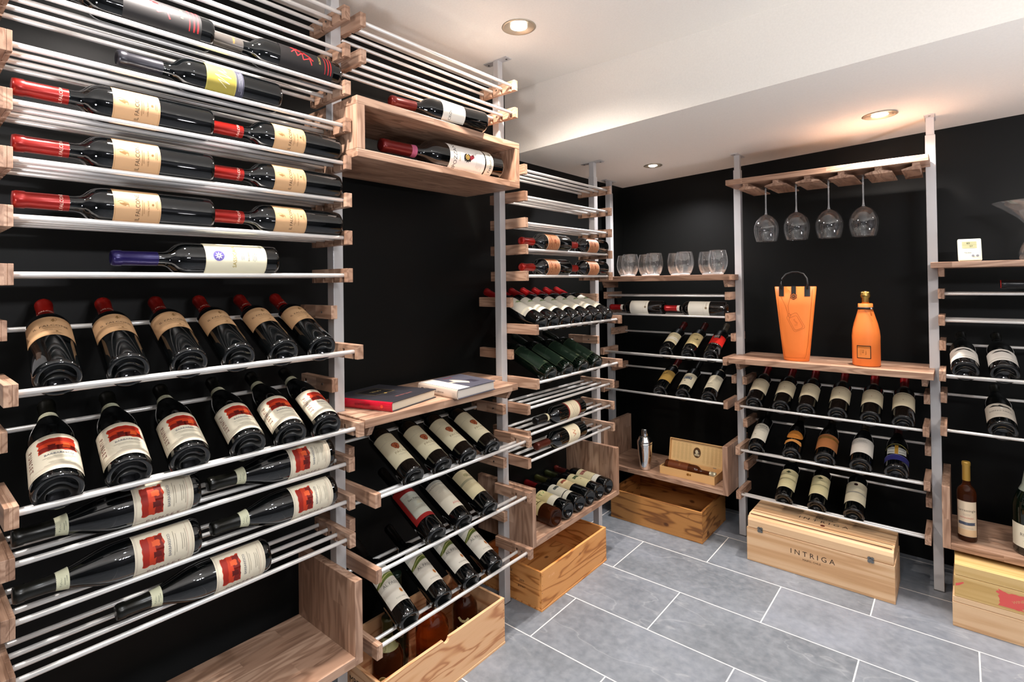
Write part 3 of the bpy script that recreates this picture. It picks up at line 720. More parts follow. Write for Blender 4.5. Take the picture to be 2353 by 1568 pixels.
kind('blackred', cap='55504c', art_=[('R', -50, 0, 50, 150, '1c1a1a'), ('C', [(-10, 60), (8, 84), (-4, 66), (14, 96), (0, 74), (18, 104), (2, 86), (22, 112), (8, 96), (16, 118)], 3.4, 'b8262a'), ('C', [(-22, 64), (-6, 70), (-14, 88), (4, 90), (-8, 104), (10, 108), (-2, 120)], 2.6, 'c43034'),
     ('R', -34, 6, 34, 9, 'a02226'), ('R', -34, 14, 34, 17, 'a02226'), ('R', -34, 24, 34, 26, 'a02226'), ('T', 'ROSSO', 0, 40, 8, 'b0a060')], v0=.03, capart=(.285, [('T', 'RISERVA', 0, 0, 6, 'b08840')]))
kind('crognolo', cap='6e1a14', L=.372, R=.0375, art_=[('R', -40, 0, 40, 92, 'e4ddd0'), ('R', -46, 0, -40, 92, 'cfc6b4'), ('T', 'CROGNOLO', 0, 62, 14, DK), ('E', 0, 38, 2, 2, 'b08a40'), ('T', 'TOSCANA', 0, 26, 5, GR), ('L', 0, 14, 30, 3, 2, GR)], v0=.105)
star = [((17 if j % 2 else 11)*math.cos(PI*j/12), (17 if j % 2 else 11)*math.sin(PI*j/12)+126) for j in range(24)]
kind('nipozzano', cap='6a1414', L=.505, R=.049, art_=[('R', -70, 42, 70, 204, 'e8e4dc'), ('R', -70, 0, 70, 36, 'dcd2c0'), ('T', 'NIPOZZANO', 0, 180, 21, DK), ('T', 'RISERVA', 0, 160, 8, 'b08a40'), ('P', star, '221c18'), ('E', 4, 126, 9, 9, 'c8a048'), ('E', 4, 126, 6, 6, '221c18'), ('E', 4, 126, 3.6, 3.6, 'c8a048'), ('P', [(-6, 112), (5, 94), (0, 114), (16, 98), (8, 116)], '8a2030'), ('L', 0, 84, 90, 6, 5, GR), ('T', 'Frescobaldi', 0, 16, 16, '3a3228')], v0=.060,
     neck=(.378, .398, ('b05a78', [('L', 0, 3, 24, 4, 2, '702848')])))
shield = [(-13, 8), (-12, 14), (-6, 18), (6, 18), (12, 14), (13, 8), (8, -6), (0, -14), (-8, -6)]
kind('pactio', cap='14100e', art_=[('R', -50, 0, 50, 138, 'd9cfae'), ('F', -49, 1, 49, 137, .5, '8c8468'), ('L', 0, 118, 44, 6, 3, GR), ('R', -50, 100, 50, 100.5, GR), ('P', [(a, b+68) for a, b in shield], '6e2414'), ('P', [(a*.86, b*.86+68) for a, b in shield], 'b0603a'), ('C', [(-7, 76), (7, 62)], 1.6, '5a1c10'), ('C', [(7, 78), (-7, 60)], 1.6, '5a1c10'), ('C', [(0, 82), (0, 57)], 1.6, '5a1c10'), ('T', 'PACTIO', 4, 42, 13, '8a7a58'), ('L', 0, 30, 30, 4, 2, GR)], v0=.048)
kind('redframe', cap='14100e', R=.0385, art_=[('R', -58, 0, 58, 150, '8e1f1c'), ('R', -42, 16, 42, 118, 'b4b2a2'), ('R', -42, 104, 42, 118, 'c0beb0'), ('T', 'San Patrizio', 0, 86, 11, DK), ('L', 8, 74, 34, 4, 4, 'b89c50'), ('L', 0, 52, 44, 4, 3, GR)], v0=.058)
kind('palazzo', cap='14100e', art_=[('R', -48, 0, 48, 138, 'dcd2bc'), ('R', -48, 126, 48, 138, 'c0bcae'), ('T', 'PALAZZO DELLA TORRE', 0, 118, 8.5, DK), ('L', 0, 104, 60, 5, 5, 'a8a294'), ('T', 'Allegrini', 10, 22, 13, 'c8584c', 8), ('L', 0, 60, 50, 6, 2, 'c8c0ac')], v0=.045)
kind('beigeband', cap='14100e', art_=[('R', -48, 0, 48, 124, 'dccda4'), ('R', -48, 66, 48, 76, 'a8a080'), ('E', -2, 96, 10, 8, 'b8ac80'), ('T', 'ATTEMS', 8, 88, 7, '6a6048'), ('L', 0, 48, 40, 5, 2, 'b0a478')], v0=.060)
hill = [(-48, 88), (-30, 94), (-8, 108), (14, 112), (40, 120), (48, 120), (48, 98), (20, 96), (-10, 88), (-30, 80), (-48, 78)]
kind('alpasso', cap='14100e', art_=[('R', -48, 0, 48, 142, 'e4dccc'), ('R', -48, 112, 48, 142, 'c4c0b4'), ('P', hill, '6c7838'), ('C', [(-46, 80), (-20, 94), (8, 106), (46, 112)], 1.2, 'd8cf8a'), ('C', [(-40, 82), (-10, 100), (20, 110), (46, 118)], 1.0, 'd8cf8a'), ('C', [(-30, 84), (0, 96), (46, 104)], 1.0, '3c4a20'), ('R', -48, 62, 48, 80, 'd0c8b8'), ('T', 'AL PASSO', 0, 70, 14, '4a4a44'), ('E', 14, 36, 6, 8, 'c89048'), ('E', 14, 36, 3.6, 5, 'a85a30'), ('T', 'TOSCANA', 0, 14, 7, 'a09a8a')], v0=.050)  # grey top band is shade from the rack above, painted into the label
COP = 'b4744e'
wav = []
for j in range(6):
    wav.append(('C', [(-44+i*6, 10+j*11+4*math.sin(i*.9+j)) for i in range(15)], 1.1, 'e2b890'))
kind('copper', cap='a01c14', L=.322, art_=[('R', -46, -1, 46, 85, 'e8dcc8'), ('R', -44.5, 1, 44.5, 83, COP)]+wav+[('T', 'CALERA', 0, 60, 14, '7a3c22'), ('E', 0, 34, 10, 8, '8e4e30')], v0=.098)
kind('whitevine', cap='a01418', art_=[('R', -52, 0, 52, 118, 'd2ccbc'), ('F', -51, 1, 51, 117, .5, 'a09a8a'), ('L', 4, 108, 40, 4, 2, GR), ('P', ragged(-18, 76, 18, 88, 6, 2.4, 6), '8a9a6a'), ('C', [(-24, 80), (-4, 90), (22, 78)], 1.4, '5c6c3c'), ('L', 0, 60, 46, 6, 3, 'a8a294'), ('R', -52, 14, 52, 26, 'e4dcc4')], v0=.064)
kind('greenlabel', cap='16241a', glass=GGLASS, art_=[('R', -50, 0, 50, 150, '1a2c1e'), ('F', -49, 1, 49, 149, .6, '7a8c60'), ('T', 'COLLI', 0, 120, 9, '6a8460'), ('L', 8, 18, 40, 3.5, 4, 'a8b48a'), ('C', [(-34, 80), (0, 100), (34, 80)], 1.0, '3c5c3c')], v0=.040)
kind('redring', cap='101010', art_=[('R', -52, 0, 52, 96, '7a2018'), ('R', -52, 9, 52, 87, 'e8d9b8'), ('C', [(-30+i*5, 58+2*math.sin(i)) for i in range(13)], 1.2, '5a4a3a'), ('C', [(-24+i*5, 44+2*math.cos(i)) for i in range(10)], 1, '8a7a60'), ('L', 0, 32, 40, 4, 2, GR)], v0=.052, neck=(.262, .274, ('e6dcb4', [('R', -6, -1, 6, 1, '3a3a30')])))
kind('redfigure', cap='5a2418', art_=[('R', -50, 0, 50, 88, 'ecdfbe'), ('C', [(-16, 52), (-8, 38), (0, 56), (6, 34), (14, 50)], 2.2, 'b0402c'), ('C', [(-10, 34), (2, 46), (10, 30)], 1.6, 'c88a3c'), ('L', 0, 76, 40, 4, 2, 'c0b490'), ('L', 0, 20, 44, 4, 2, 'c0b490')], v0=.064)
kind('whitebig', cap='b01c20', L=.322, R=.0385, art_=[('R', -48, 0, 48, 106, 'ece8da'), ('F', -47, 1, 47, 105, .6, 'c8b890'), ('R', -47, 28, 47, 28.5, 'b0a890'), ('P', ragged(-6, 10, 4, 20, 5, 1.5, 2), '8a7a60'), ('T', 'RISERVA', 18, 14, 8, 'a89878')], v0=.078, neck=(.238, .252, ('f0ece0', [('R', -4, -1, 4, 1, 'c04040')])))
kind('creamstripe', cap='5e1410', art_=[('R', -46, 0, 46, 100, 'd8cda8'), ('R', -46, 30, 46, 38, 'f2efe4'), ('R', -46, 44, 46, 52, 'f2efe4'), ('T', 'Villa Antica', 4, 82, 9, '4a4438'), ('C', [(-20, 72), (10, 74), (30, 70)], 1.2, '4a4438')], v0=.062)
kind('vuolo', cap='501810', art_=[('R', -46, 0, 46, 116, 'c8b684'), ('F', -45, 1, 45, 115, .5, 'a08c58'), ('T', 'Poggio', 0, 98, 17, '5a5034'), ('E', 16, 58, 12, 9, '6a6040'), ('E', 12, 60, 9, 7, 'c8b684'), ('C', [(20, 48), (34, 66)], 1.8, '4a4430'), ('T', 'RISERVA', -4, 12, 10, '6a6040')], v0=.052)
dots = [('R', -12+i*6.4, 74+j*6.4, -9+i*6.4, 77+j*6.4, 'f0ece4') for i in range(4) for j in range(4)]
kind('reddots', cap='6a6456', art_=[('R', -50, 16, 50, 104, 'c8221a'), ('R', -16, 70, 18, 104, '28100e')]+dots+[('R', -50, 0, 50, 16, '1a1612'), ('T', 'V I V A', 8, 8, 11, 'e8e0d4')], v0=.058)
kind('goldheart', cap='5e1410', art_=[('R', -46, 0, 46, 96, 'bf9a52'), ('F', -45, 1, 45, 95, .5, '8a6a30'), ('P', [(-5, 74), (-2, 78), (0, 75), (2, 78), (5, 74), (0, 66)], '4a2c18'), ('C', [(-30, 58), (-5, 66), (30, 58)], .9, 'e0c080'), ('L', 0, 44, 44, 5, 3, '7a5c28')], v0=.070, neck=(.255, .262, ('c8c0a8', [])))
kind('creamblack', cap='141414', art_=[('R', -44, 0, 44, 112, 'dfd5b8'), ('R', -20, 56, 22, 80, '333a44'), ('R', -17, 60, 19, 76, '9aa0a4'), ('R', -10, 64, 14, 72, '333a44'), ('E', -6, 38, 4, 4, '5a5440'), ('L', 0, 98, 50, 5, 2, GR), ('L', 0, 22, 50, 5, 2, GR)], v0=.045)
kind('creampale', cap='141414', art_=[('R', -46, 0, 46, 118, 'ddd4ba'), ('T', 'TENUTA', 0, 104, 8, '5a5444'), ('C', [(-24, 92), (0, 96), (30, 88)], 1, '5a5444'), ('L', 0, 76, 50, 6, 3, GR), ('T', 'DORA', -8, 38, 9, '3a342c'), ('L', 0, 20, 40, 5, 2, GR)], v0=.045, neck=(.250, .257, ('c8c0a8', [])))
kind('cream6', cap='9a1416', R=.0378, art_=[('R', -54, 0, 54, 100, 'ddd0b0'), ('F', -53, .5, 53, 99.5, .8, 'f0ebdc'), ('T', 'MONTEVETRO', 2, 88, 8, '4c463a'), ('C', [(-44+i*8, 76+1.5*math.sin(i*2)) for i in range(12)], .6, 'b0a080'), ('C', [(-30+i*6, 70) for i in range(11)], .6, 'b0a080'), ('E', 0, 46, 1.8, 1.8, 'a04030'), ('L', 0, 18, 60, 5, 2, 'c8bc9a')], v0=.072, neck=(.252, .262, ('b8b0a0', [])))
kind('belcore', cap='20201c', R=.036, art_=[('R', -42, 0, 42, 104, 'dcd5c2'), ('P', [(-42, 104), (-30, 116), (0, 122), (30, 116), (42, 104)], 'dcd5c2'), ('T', 'Belcore', 0, 104, 18, '33302a'), ('R', -34, 90, 34, 91.5, '55504a'), ('T', 'LUNO', 14, 66, 9, '8a8474'), ('E', -14, 34, 4, 3, 'a8a090'), ('L', 0, 20, 36, 5, 2, 'b8b0a0')], v0=.040)
kind('orangetag', 'burgundy', cap='241c14', cap0=.80, L=.32, R=.0385, art_=[('E', 2, 62, 38, 30, 'c07a34'), ('C', [(-30, 74), (0, 84), (34, 72)], 1, '7a4414'), ('C', [(-34, 62), (0, 72), (36, 60)], 1, '7a4414'), ('L', 0, 52, 44, 6, 3, '8a5420'), ('P', [(-42, 6), (-36, 24), (36, 24), (42, 6), (36, -2), (0, 8), (-36, -2)], 'c88a4a')], v0=.046)
kind('bronze', 'burgundy', cap='241c14', cap0=.80, L=.33, R=.0415, art_=[('R', -56, 0, 56, 96, 'a86c40'), ('F', -55, 1, 55, 95, .8, 'd09a6c'), ('R', -56, 66, 56, 80, '7c5824'), ('T', 'PROSECCO', 0, 72, 9, 'c8a060'), ('L', 0, 54, 60, 6, 3, '8a5630'), ('R', -68, 4, -58, 84, 'dccab0')], v0=.044)
kind('whitesq', 'burgundy', cap='3a2e1c', cap0=.80, L=.325, R=.0415, art_=[('R', -52, 0, 52, 96, 'ded6ca'), ('P', [(-52, 96), (-42, 102), (42, 102), (52, 96)], 'ded6ca'), ('T', 'VIGNETI', 0, 84, 7.5, '4a4438'), ('T', 'DI MONTAGNA', 0, 75, 5.5, '4a4438'), ('L', 0, 56, 50, 6, 4, 'bcb2a8')], v0=.048, neck=(.238, .250, ('3c2c14', [('R', -4, -1, 4, 1, 'b08a40')])))
kind('bluecrest', 'burgundy', cap='3c1814', cap0=.80, L=.325, R=.0415, art_=[('R', -56, 0, 56, 34, '24245c'), ('R', -56, 32, 56, 34, '6a6a9c'), ('P', [(-36, 46), (-36, 84), (36, 84), (36, 46), (14, 40), (0, 36), (-14, 40)], 'a8a8a0'), ('R', -6, 38, 6, 96, 'a07828'), ('C', [(-32, 76), (-8, 70)], 2.4, '33403c'), ('C', [(32, 76), (8, 70)], 2.4, '33403c'), ('C', [(-32, 58), (-8, 50)], 2.4, '33403c'), ('C', [(32, 58), (8, 50)], 2.4, '33403c'), ('C', [(-46, 78), (-34, 96), (-12, 104), (12, 104), (34, 96), (46, 78)], 4, '8a8448')], v0=.038)
kind('seal', cap='1c1c18', R=.0372, art_=[('R', -48, 0, 48, 124, 'd8cc9e'), ('F', -47, 1, 47, 123, .9, 'ece6cc'), ('P', [(-12, 104), (-4, 110), (0, 114), (4, 110), (12, 104), (4, 100), (0, 96), (-4, 100)], '3c4028'), ('L', 0, 90, 50, 4, 2, '9a9068'), ('R', -48, 58, 48, 62, 'b0a678'), ('L', 0, 46, 56, 5, 5, 'b8a870')], v0=.052)
kind('sealdark', cap='4a1c1c', R=.039, art_=[('R', -50, 0, 50, 126, 'd2c8ac'), ('F', -49, 1, 49, 125, .9, 'ece6cc'), ('E', 0, 108, 7.5, 7.5, '2a0c0c'), ('L', 0, 92, 54, 4, 3, '9a9484'), ('R', -50, 56, 50, 62, 'a8a294'), ('L', 0, 44, 56, 5, 4, 'b8ac90')], v0=.050)
kind('whitearch', 'burgundy', cap='1c1c18', cap0=.80, L=.32, R=.042, art_=[('R', -58, 0, 58, 84, 'e8e2d8'), ('P', [(-32, 60), (-18, 70), (0, 74), (18, 72), (34, 60), (14, 62), (0, 66), (-14, 62)], '1c1a18'), ('L', 0, 44, 70, 6, 3, 'c8bcb0'), ('R', -58, 10, 58, 16, 'c8c2b4')], v0=.034)
kind('blackbird', 'burgundy', cap='1c1c18', cap0=.80, L=.32, R=.042, art_=[('R', -58, 0, 58, 92, 'cfc4b4'), ('F', -57, 1, 57, 91, .6, 'a89c8c'), ('P', [(-34, 72), (-20, 80), (-6, 76), (0, 82), (10, 76), (26, 78), (38, 66), (20, 70), (6, 68), (-8, 70), (-20, 70)], '1c1a18'), ('E', 4, 62, 4, 5, 'e8e4dc'), ('T', 'ESPINO NERO', 0, 42, 11, '3c3830'), ('L', 0, 24, 50, 5, 2, GR)], v0=.034)
kind('palm', cap='6a1014', glass=AMBERD, R=.038, art_=[('R', -54, 0, 54, 112, 'd6c48e'), ('F', -53, 1, 53, 111, .6, '8a7a48')]+[('C', [(0, 60), (24*math.cos(rad(a)), 60+26*math.sin(rad(a)))], 1.5, '4a4428') for a in range(10, 180, 16)]+[('C', [(0, 60), (-2, 24)], 3, '5a4c2c'), ('L', 0, 16, 60, 4, 2, '6a5c38'), ('R', -16, 20, 16, 26, '6a5c38')], v0=.070)
kind('greenletters', cap='6a1014', R=.038, art_=[('R', -52, 0, 52, 110, 'd8c892'), ('T', 'TVT', 0, 86, 26, '4a8a3c'), ('R', -52, 0, 52, 38, 'eae4d0'), ('L', 0, 62, 50, 6, 3, 'b0a070')], v0=.055)
kind('whitescript', cap='7a1014', R=.037, art_=[('R', -50, 0, 50, 118, 'e2dcc8'), ('R', -50, 24, 50, 29, '161412'), ('P', ragged(-16, 78, 16, 94, 6, 2.4, 9), '5a6058'), ('L', 0, 66, 50, 5, 4, 'a8a48c')], v0=.050)
kind('reddrawing', cap='3c3c18', R=.037, art_=[('R', -50, 0, 50, 80, 'dcc698'), ('P', ragged(-16, 50, 14, 66, 6, 2.4, 12), '8a4a34'), ('L', 0, 36, 56, 6, 4, 'c8b284')], v0=.095)
kind('greendrawing', cap='2c3014', R=.037, art_=[('R', -50, 0, 50, 120, 'ddd2a4'), ('P', ragged(-16, 74, 14, 92, 6, 2.4, 14), '4c5a3c'), ('E', 0, 50, 3, 3, '8a7430'), ('L', 0, 40, 56, 6, 4, 'c8bc8c')], v0=.055)
kind('castle', cap='5a1c14', R=.037, art_=[('R', -50, 30, 50, 124, 'dcd0a8'), ('R', -50, 0, 50, 28, 'ece8da'), ('P', ragged(-22, 84, 22, 104, 8, 2.6, 15), 'a06a5c'), ('L', 0, 74, 56, 6, 5, 'bcae8c')], v0=.052)

# --- lying bottles, nearest bay
G1 = 'bottles lying on the nearest rod rack'
UP = 'on the uppermost stocked rods'
lie_L('blackred', .505, 5, 'dark bottle with black and red label, cut by the top edge of the picture', G1, 25)
lie_L('blackred', .848-.008, 5, 'dark bottle with grey capsule and red brushstroke label, high beside the post', G1, 25)
lie_L('gold', .667, 4, 'single dark bottle with a gold-green label and black capsule', G1, 5)
row = ['top pair of lying tan-label bottles', 'middle pair of lying tan-label bottles', 'lowest pair of lying tan-label bottles']
for i, k in enumerate((3, 2, 1)):
    lie_L('falcone', .503, k, 'left red-capped bottle of the '+row[i], G1, -2)
    lie_L('falcone', .839, k, 'right red-capped bottle of the '+row[i]+', by the post', G1, -2+4*i)
lie_L('sassicaia', .655, 0, 'dark bottle with purple capsule and white sunburst label, lying alone', G1, 14)
# --- slanted rows, nearest bay
ORD = ['first (nearest)', 'second', 'third', 'fourth', 'fifth', 'sixth', 'seventh']
for i, y in enumerate((.212, .322, .433, .537, .645, .750)):
    tilt_L('falcone', y, -2, ORD[i]+' from left in slanted row of six tan-label bottles', 'slanted tan-label bottles', roll=-4)
for i, y in enumerate((.214, .325, .436, .560, .664, .763)):
    tilt_L('punset', y-.003, -4, ORD[i]+' from left in slanted row of six red-picture label bottles', 'slanted red-picture bottles', roll=(-6 if i < 5 else 12))
lie_L('punset', .467, -5, 'left red-picture label bottle lying directly under the slanted red-picture row', 'lying red-picture bottles', 8)
lie_L('punset', .805, -5, 'right red-picture label bottle lying directly under the slanted row, by the post', 'lying red-picture bottles', 8)
lie_L('punset', .468, -6, 'left red-picture label bottle on the middle rod tier', 'lying red-picture bottles', 8)
lie_L('punset', .812, -6, 'right red-picture label bottle on the middle rod tier, beside the post', 'lying red-picture bottles', 8)
lie_L('punset', .626, -7, 'red-picture label bottle lying alone on the lowest rods', 'lying red-picture bottles', 8)
# --- cubby bay
bottle('crognolo', (-1.270, 1.396, 1.8055+.0378), (-.13, -1, 0), (1, -.13, .25), 'dark bottle with dull red capsule and white label lying on top of the cubby')
bottle('nipozzano', (-1.312, 1.512, 1.6575+.0495), (-.06, -1, 0), (1, -.06, .0), 'large dark bottle with white crest label lying inside the cubby')
for i, y in enumerate((1.052, 1.171, 1.287, 1.410)):
    tilt_L('pactio', y, -6, ORD[i]+' from the left of four slanted bottles with a red shield label', 'slanted red-shield bottles', roll=-6)
tilt_L('redframe', 1.139, -8, 'slanted bottle with grey label framed in dark red', 'slanted bottles of the middle display row')
tilt_L('palazzo', 1.262, -8, 'slanted bottle with long off-white label, between red-framed and beige labels', 'slanted bottles of the middle display row')
tilt_L('beigeband', 1.392, -8, 'slanted bottle with beige banded label, next to the post', 'slanted bottles of the middle display row')
for i, y in enumerate((1.026, 1.164, 1.292, 1.414)):
    tilt_L('alpasso', y, -10, ORD[i]+' from left of four slanted green-hill label bottles above the peach crate', 'slanted green-hill bottles')
# --- far left-wall bay
for k, t in ((1, 'upper'), (0, 'lower')):
    lie_L('copper', 1.993, k, 'left copper-label bottle of the %s small pair under empty rods' % t, 'copper-label bottles', 8)
    lie_L('copper', 2.318, k, 'right copper-label bottle of the %s small pair, by the far post' % t, 'copper-label bottles', 8)
for i, y in enumerate((1.712, 1.795, 1.880, 1.966, 2.056, 2.148, 2.240)):
    tilt_L('whitevine', y, -2, ORD[i]+' from left of seven tightly packed pale-label bottles with red caps', 'seven slanted pale-label bottles', dy=.022)
for i, y in enumerate((1.771, 1.892, 2.016, 2.136)):
    tilt_L('greenlabel', y, -4, ORD[i]+' from the left of four slanted bottles with dark green labels', 'slanted green-label bottles')
lie_L('redring', 2.094, -6, 'lying bottle with cream label bordered in red, on the middle of three rod tiers', None, 20)
lie_L('redfigure', 2.098, -7, 'lying bottle with cream label, red drawing and brown capsule, above the tray', None, 20)
six = [('palm', 1.815, 'amber bottle with palm-tree label, nearest of six in the tray'), ('greenletters', 1.903, 'bottle with green letters on a yellow label, in the tray beside the amber one'),
       ('whitescript', 1.995, 'bottle with white label and thin black band, third in the tray'), ('reddrawing', 2.080, 'bottle with short tan label high on its body, in the tray'),
       ('greendrawing', 2.163, 'bottle with pale yellow label and green drawing, in the tray'), ('castle', 2.248, 'bottle with reddish castle drawing label, farthest of six in the tray')]
for kn, y, lb in six:
    R = KIND[kn]['R']
    bottle(kn, (-1.268-.0, y, .2685+R+.0003), (-1, .15, 0), (0.1, -.25, 1), lb, 'bottles lying in the wooden tray')
# --- back wall
lie_B('whitebig', -1.200, -2, 'left of two lying bottles with large white labels in the corner rack', 'lying white-label bottles')
lie_B('whitebig', -.874, -2, 'right of two lying bottles with large white labels in the corner rack', 'lying white-label bottles')
tilt_B('creamstripe', -1.166, -4, 'slanted bottle with cream label and two white stripes', dx=-.02)
tilt_B('vuolo', -1.049, -4, 'slanted bottle with tan label and grey emblem, between striped and red labels', dx=-.02)
tilt_B('reddots', -.935, -4, 'slanted bottle with bright red label and white dots', dx=-.02)
tilt_B('goldheart', -1.203, -6, 'slanted bottle with gold label and small heart', dx=-.02)
tilt_B('creamblack', -1.081, -6, 'slanted bottle with cream label and dark rectangle', dx=-.02)
tilt_B('creampale', -.950, -6, 'slanted bottle with plain pale label at the post end of its row', dx=-.02)
for i, x in enumerate((-.740, -.625, -.525, -.405, -.288, -.180)):
    tilt_B('cream6', x, -6, ORD[i]+' from left of six slanted cream-label bottles under the orange items', 'six slanted cream-label bottles')
tilt_B('belcore', -.734, -8, 'slanted bottle with arched white label and dark script')
tilt_B('orangetag', -.585, -8, 'slanted bottle with oval orange label')
tilt_B('bronze', -.455, -8, 'slanted bottle with wide bronze label')
tilt_B('whitesq', -.325, -8, 'slanted bottle with square off-white label and dark capsule')
tilt_B('bluecrest', -.205, -8, 'slanted bottle with blue band and silver crest')
tilt_B('seal', -.620, -10, 'left of two slanted bottles with yellowish banded labels above the chest', 'slanted banded bottles')
tilt_B('seal', -.490, -10, 'middle slanted bottle of three above the chest, yellowish banded label', 'slanted banded bottles')
tilt_B('sealdark', -.353, -10, 'slanted bottle with a dark round seal on its pale label above the chest')
tilt_B('whitearch', .012, -4, 'left of two slanted bottles with bright white labels at the right edge', 'slanted white-label bottles', zo=.013)
tilt_B('whitearch', .120, -4, 'right of two slanted bottles with bright white labels at the right edge', 'slanted white-label bottles', zo=.013)
tilt_B('blackbird', .112, -6, 'single slanted bottle with grey label and black bird shape', zo=.013)
kind('plainred', cap='1a1a1c', art_=[('R', -46, 0, 46, 90, 'e0d8c0')], v0=.09, neck=(.336, .3445, ('b02018', [])))
lie_B('plainred', .46, -1, 'dark lying bottle with red cap tip, cut by the right picture edge', zo=.013)

# --- standing bottles
kind('half', cap='b08a3c', L=.300, R=.029, glass=AMBERD, art_=[('R', -34, 0, 34, 132, 'dccab0'), ('F', -33, 1, 33, 131, .6, 'b09470'), ('T', 'Larressingle', 0, 98, 12, '3c2c28'), ('L', 0, 84, 36, 4, 2, GR), ('T', 'ARMAGNAC', 0, 70, 8, 'b84838'), ('P', ragged(-26, 44, 26, 54, 8, 1.6, 4), '4c5464'), ('L', 0, 34, 44, 4, 2, GR), ('R', -33, 2, 33, 26, 'd8b890')], v0=.022)
bottle('half', (.008, 2.722, .2675), (0, 0, 1), (-.05, -1, 0), 'slim standing amber bottle with gold capsule on the right tray')
kind('champ', 'burgundy', cap='b8c0b0', cap0=.66, L=.345, R=.062, glass=GGLASS, art_=[('R', -72, 0, 72, 82, 'ddd8c4'), ('T', 'RUINART', 0, 46, 16, '4a4a44'), ('L', 0, 30, 50, 5, 2, GR)], v0=.03)
bottle('champ', (.195, 2.735, .2675), (0, 0, 1), (-.25, -1, 0), 'big standing champagne bottle with silver foil, cut by the right picture edge')
# liquor bottles in the peach crate
kind('bened', 'squat', cap='7a1a14', cap0=.72, L=.215, R=.046, glass=AMBERD, art_=[('C', [(-16, 92), (-6, 80), (10, 78), (20, 88)], 9, 'd8c890'), ('R', -24, 16, 24, 56, 'b08858')], v0=.0, neck=(.148, .190, ('8a5a40', [('R', -12, -10, 12, 10, 'b8342a')])))
bottle('bened', (-1.365, 1.372, .0085), (0, 0, 1), (.75, -1, 0), 'dark liquor bottle with red collar and curved cream ribbon, in the peach crate')
kind('flask', 'squat', cap='3a2012', cap0=.76, L=.235, R=.056, glass=AMBER, v0=0)
bottle('flask', (-1.365, 1.215, .0085), (0, 0, 1), (.75, -1, 0), 'amber round-shouldered liquor bottle at the notch of the peach crate')
kind('medal', 'squat', cap='3a3a1c', cap0=.76, L=.240, R=.048, glass=AMBERD, art_=[('E', 0, 66, 17, 22, 'e0c890'), ('E', 0, 66, 14, 19, '9a7830'), ('E', 0, 68, 9, 13, 'caa858')], v0=.0, neck=(.150, .182, ('8a8458', [('R', -8, -14, 8, 14, 'b0a878')])))
bottle('medal', (-1.355, 1.022, .0085), (0, 0, 1), (.75, -1, 0), 'dark liquor bottle with oval gold medal label, nearest in the peach crate')
kind('greentall', 'bordeaux', cap='16241a', L=.30, R=.040, glass=GGLASS, v0=0)
bottle('greentall', (-1.445, 1.130, .0085), (0, 0, 1), (1, 0, 0), 'tall plain green bottle at the back of the peach crate')

# ------------------------------------------------------------------ glasses
def copy_tree(o, parent=None):
    c = o.copy(); COL.objects.link(c); c.parent = parent
    for ch in [q for q in bpy.data.objects if q.parent == o]: copy_tree(ch, c)
    return c
def loc_lathe(name, prof, mat, root, n=40):
    bm = bmesh.new(); lathe(bm, prof, n); return tobj(name, bm, mat, root, loc=root.location if False else (0, 0, 0), smooth=True)
def simple_part(name, bm, mat, root, smooth=True, mats=None):
    """bm in the root's local space"""
    bmesh.ops.recalc_face_normals(bm, faces=bm.faces)
    me = bpy.data.meshes.new(name); bm.to_mesh(me); bm.free()
    for m in (mats or [mat]): me.materials.append(m)
    if smooth:
        for p in me.polygons: p.use_smooth = True
    o = bpy.data.objects.new(name, me); COL.objects.link(o); o.parent = root; return o
GL = [(-1.369, 2.70), (-1.230, 2.70), (-1.066, 2.70), (-.900, 2.70), (-1.452, 2.80), (-1.322, 2.80), (-1.152, 2.80), (-.985, 2.80)]
NM = ['leftmost stemless glass in the front row on the corner shelf', 'second stemless glass from the left in the front row', 'third stemless glass from the left in the front row', 'rightmost stemless glass in the front row, nearest the post',
      'leftmost stemless glass in the back row, in the corner', 'second stemless glass from the left in the back row', 'third stemless glass from the left in the back row', 'rightmost stemless glass in the back row']
proto = thing('stemless_glass', NM[0], 'glass', (0, 0, 0), 'stemless glasses on the corner shelf')
R = .0465
bowl = [(.026, .006), (.031, .010), (.039, .026), (.0448, .046), (R, .062), (.0458, .078), (.0425, .098), (.038, .119), (.0372, .120), (.0368, .119), (.0413, .098), (.0446, .078), (.0453, .062), (.0436, .046), (.0378, .028), (.028, .014), (0, .010)]
bm = bmesh.new(); lathe(bm, bowl, 40); simple_part('bowl', bm, CLEAR, proto)
bm = bmesh.new(); lathe(bm, [(0, .001), (.022, 0), (.026, .002), (.0268, .006), (.022, .0095), (0, .009)], 36); simple_part('base', bm, THICK, proto)
for i, (x, y) in enumerate(GL):
    g = proto if i == 0 else copy_tree(proto)
    g.location = (x, y, 1.3033); g['label'] = NM[i]
HG = [-.688, -.560, -.432, -.305]; NM = ['leftmost hanging wine glass under the wooden rack', 'second hanging wine glass from the left', 'third hanging wine glass from the left', 'rightmost hanging wine glass under the wooden rack']
proto = thing('wine_glass', NM[0], 'glass', (0, 0, 0), 'wine glasses hanging upside down')
bm = bmesh.new()   # local z down from the foot: glass hangs upside down, foot at z=0
bw = [(.004, -.128), (.012, -.131), (.030, -.142), (.044, -.160), (.0525, -.185), (.0535, -.205), (.050, -.232), (.044, -.2565), (.0432, -.2575), (.0426, -.2565), (.0488, -.232), (.0523, -.205), (.0513, -.185), (.043, -.161), (.029, -.1435), (.010, -.133), (0, -.132)]
lathe(bm, bw, 44); simple_part('bowl', bm, CLEAR, proto)
bm = bmesh.new(); lathe(bm, [(0, -.002), (.0036, -.004), (.0032, -.03), (.003, -.10), (.0038, -.120), (.006, -.129), (0, -.129)], 16); simple_part('stem', bm, THICK, proto)
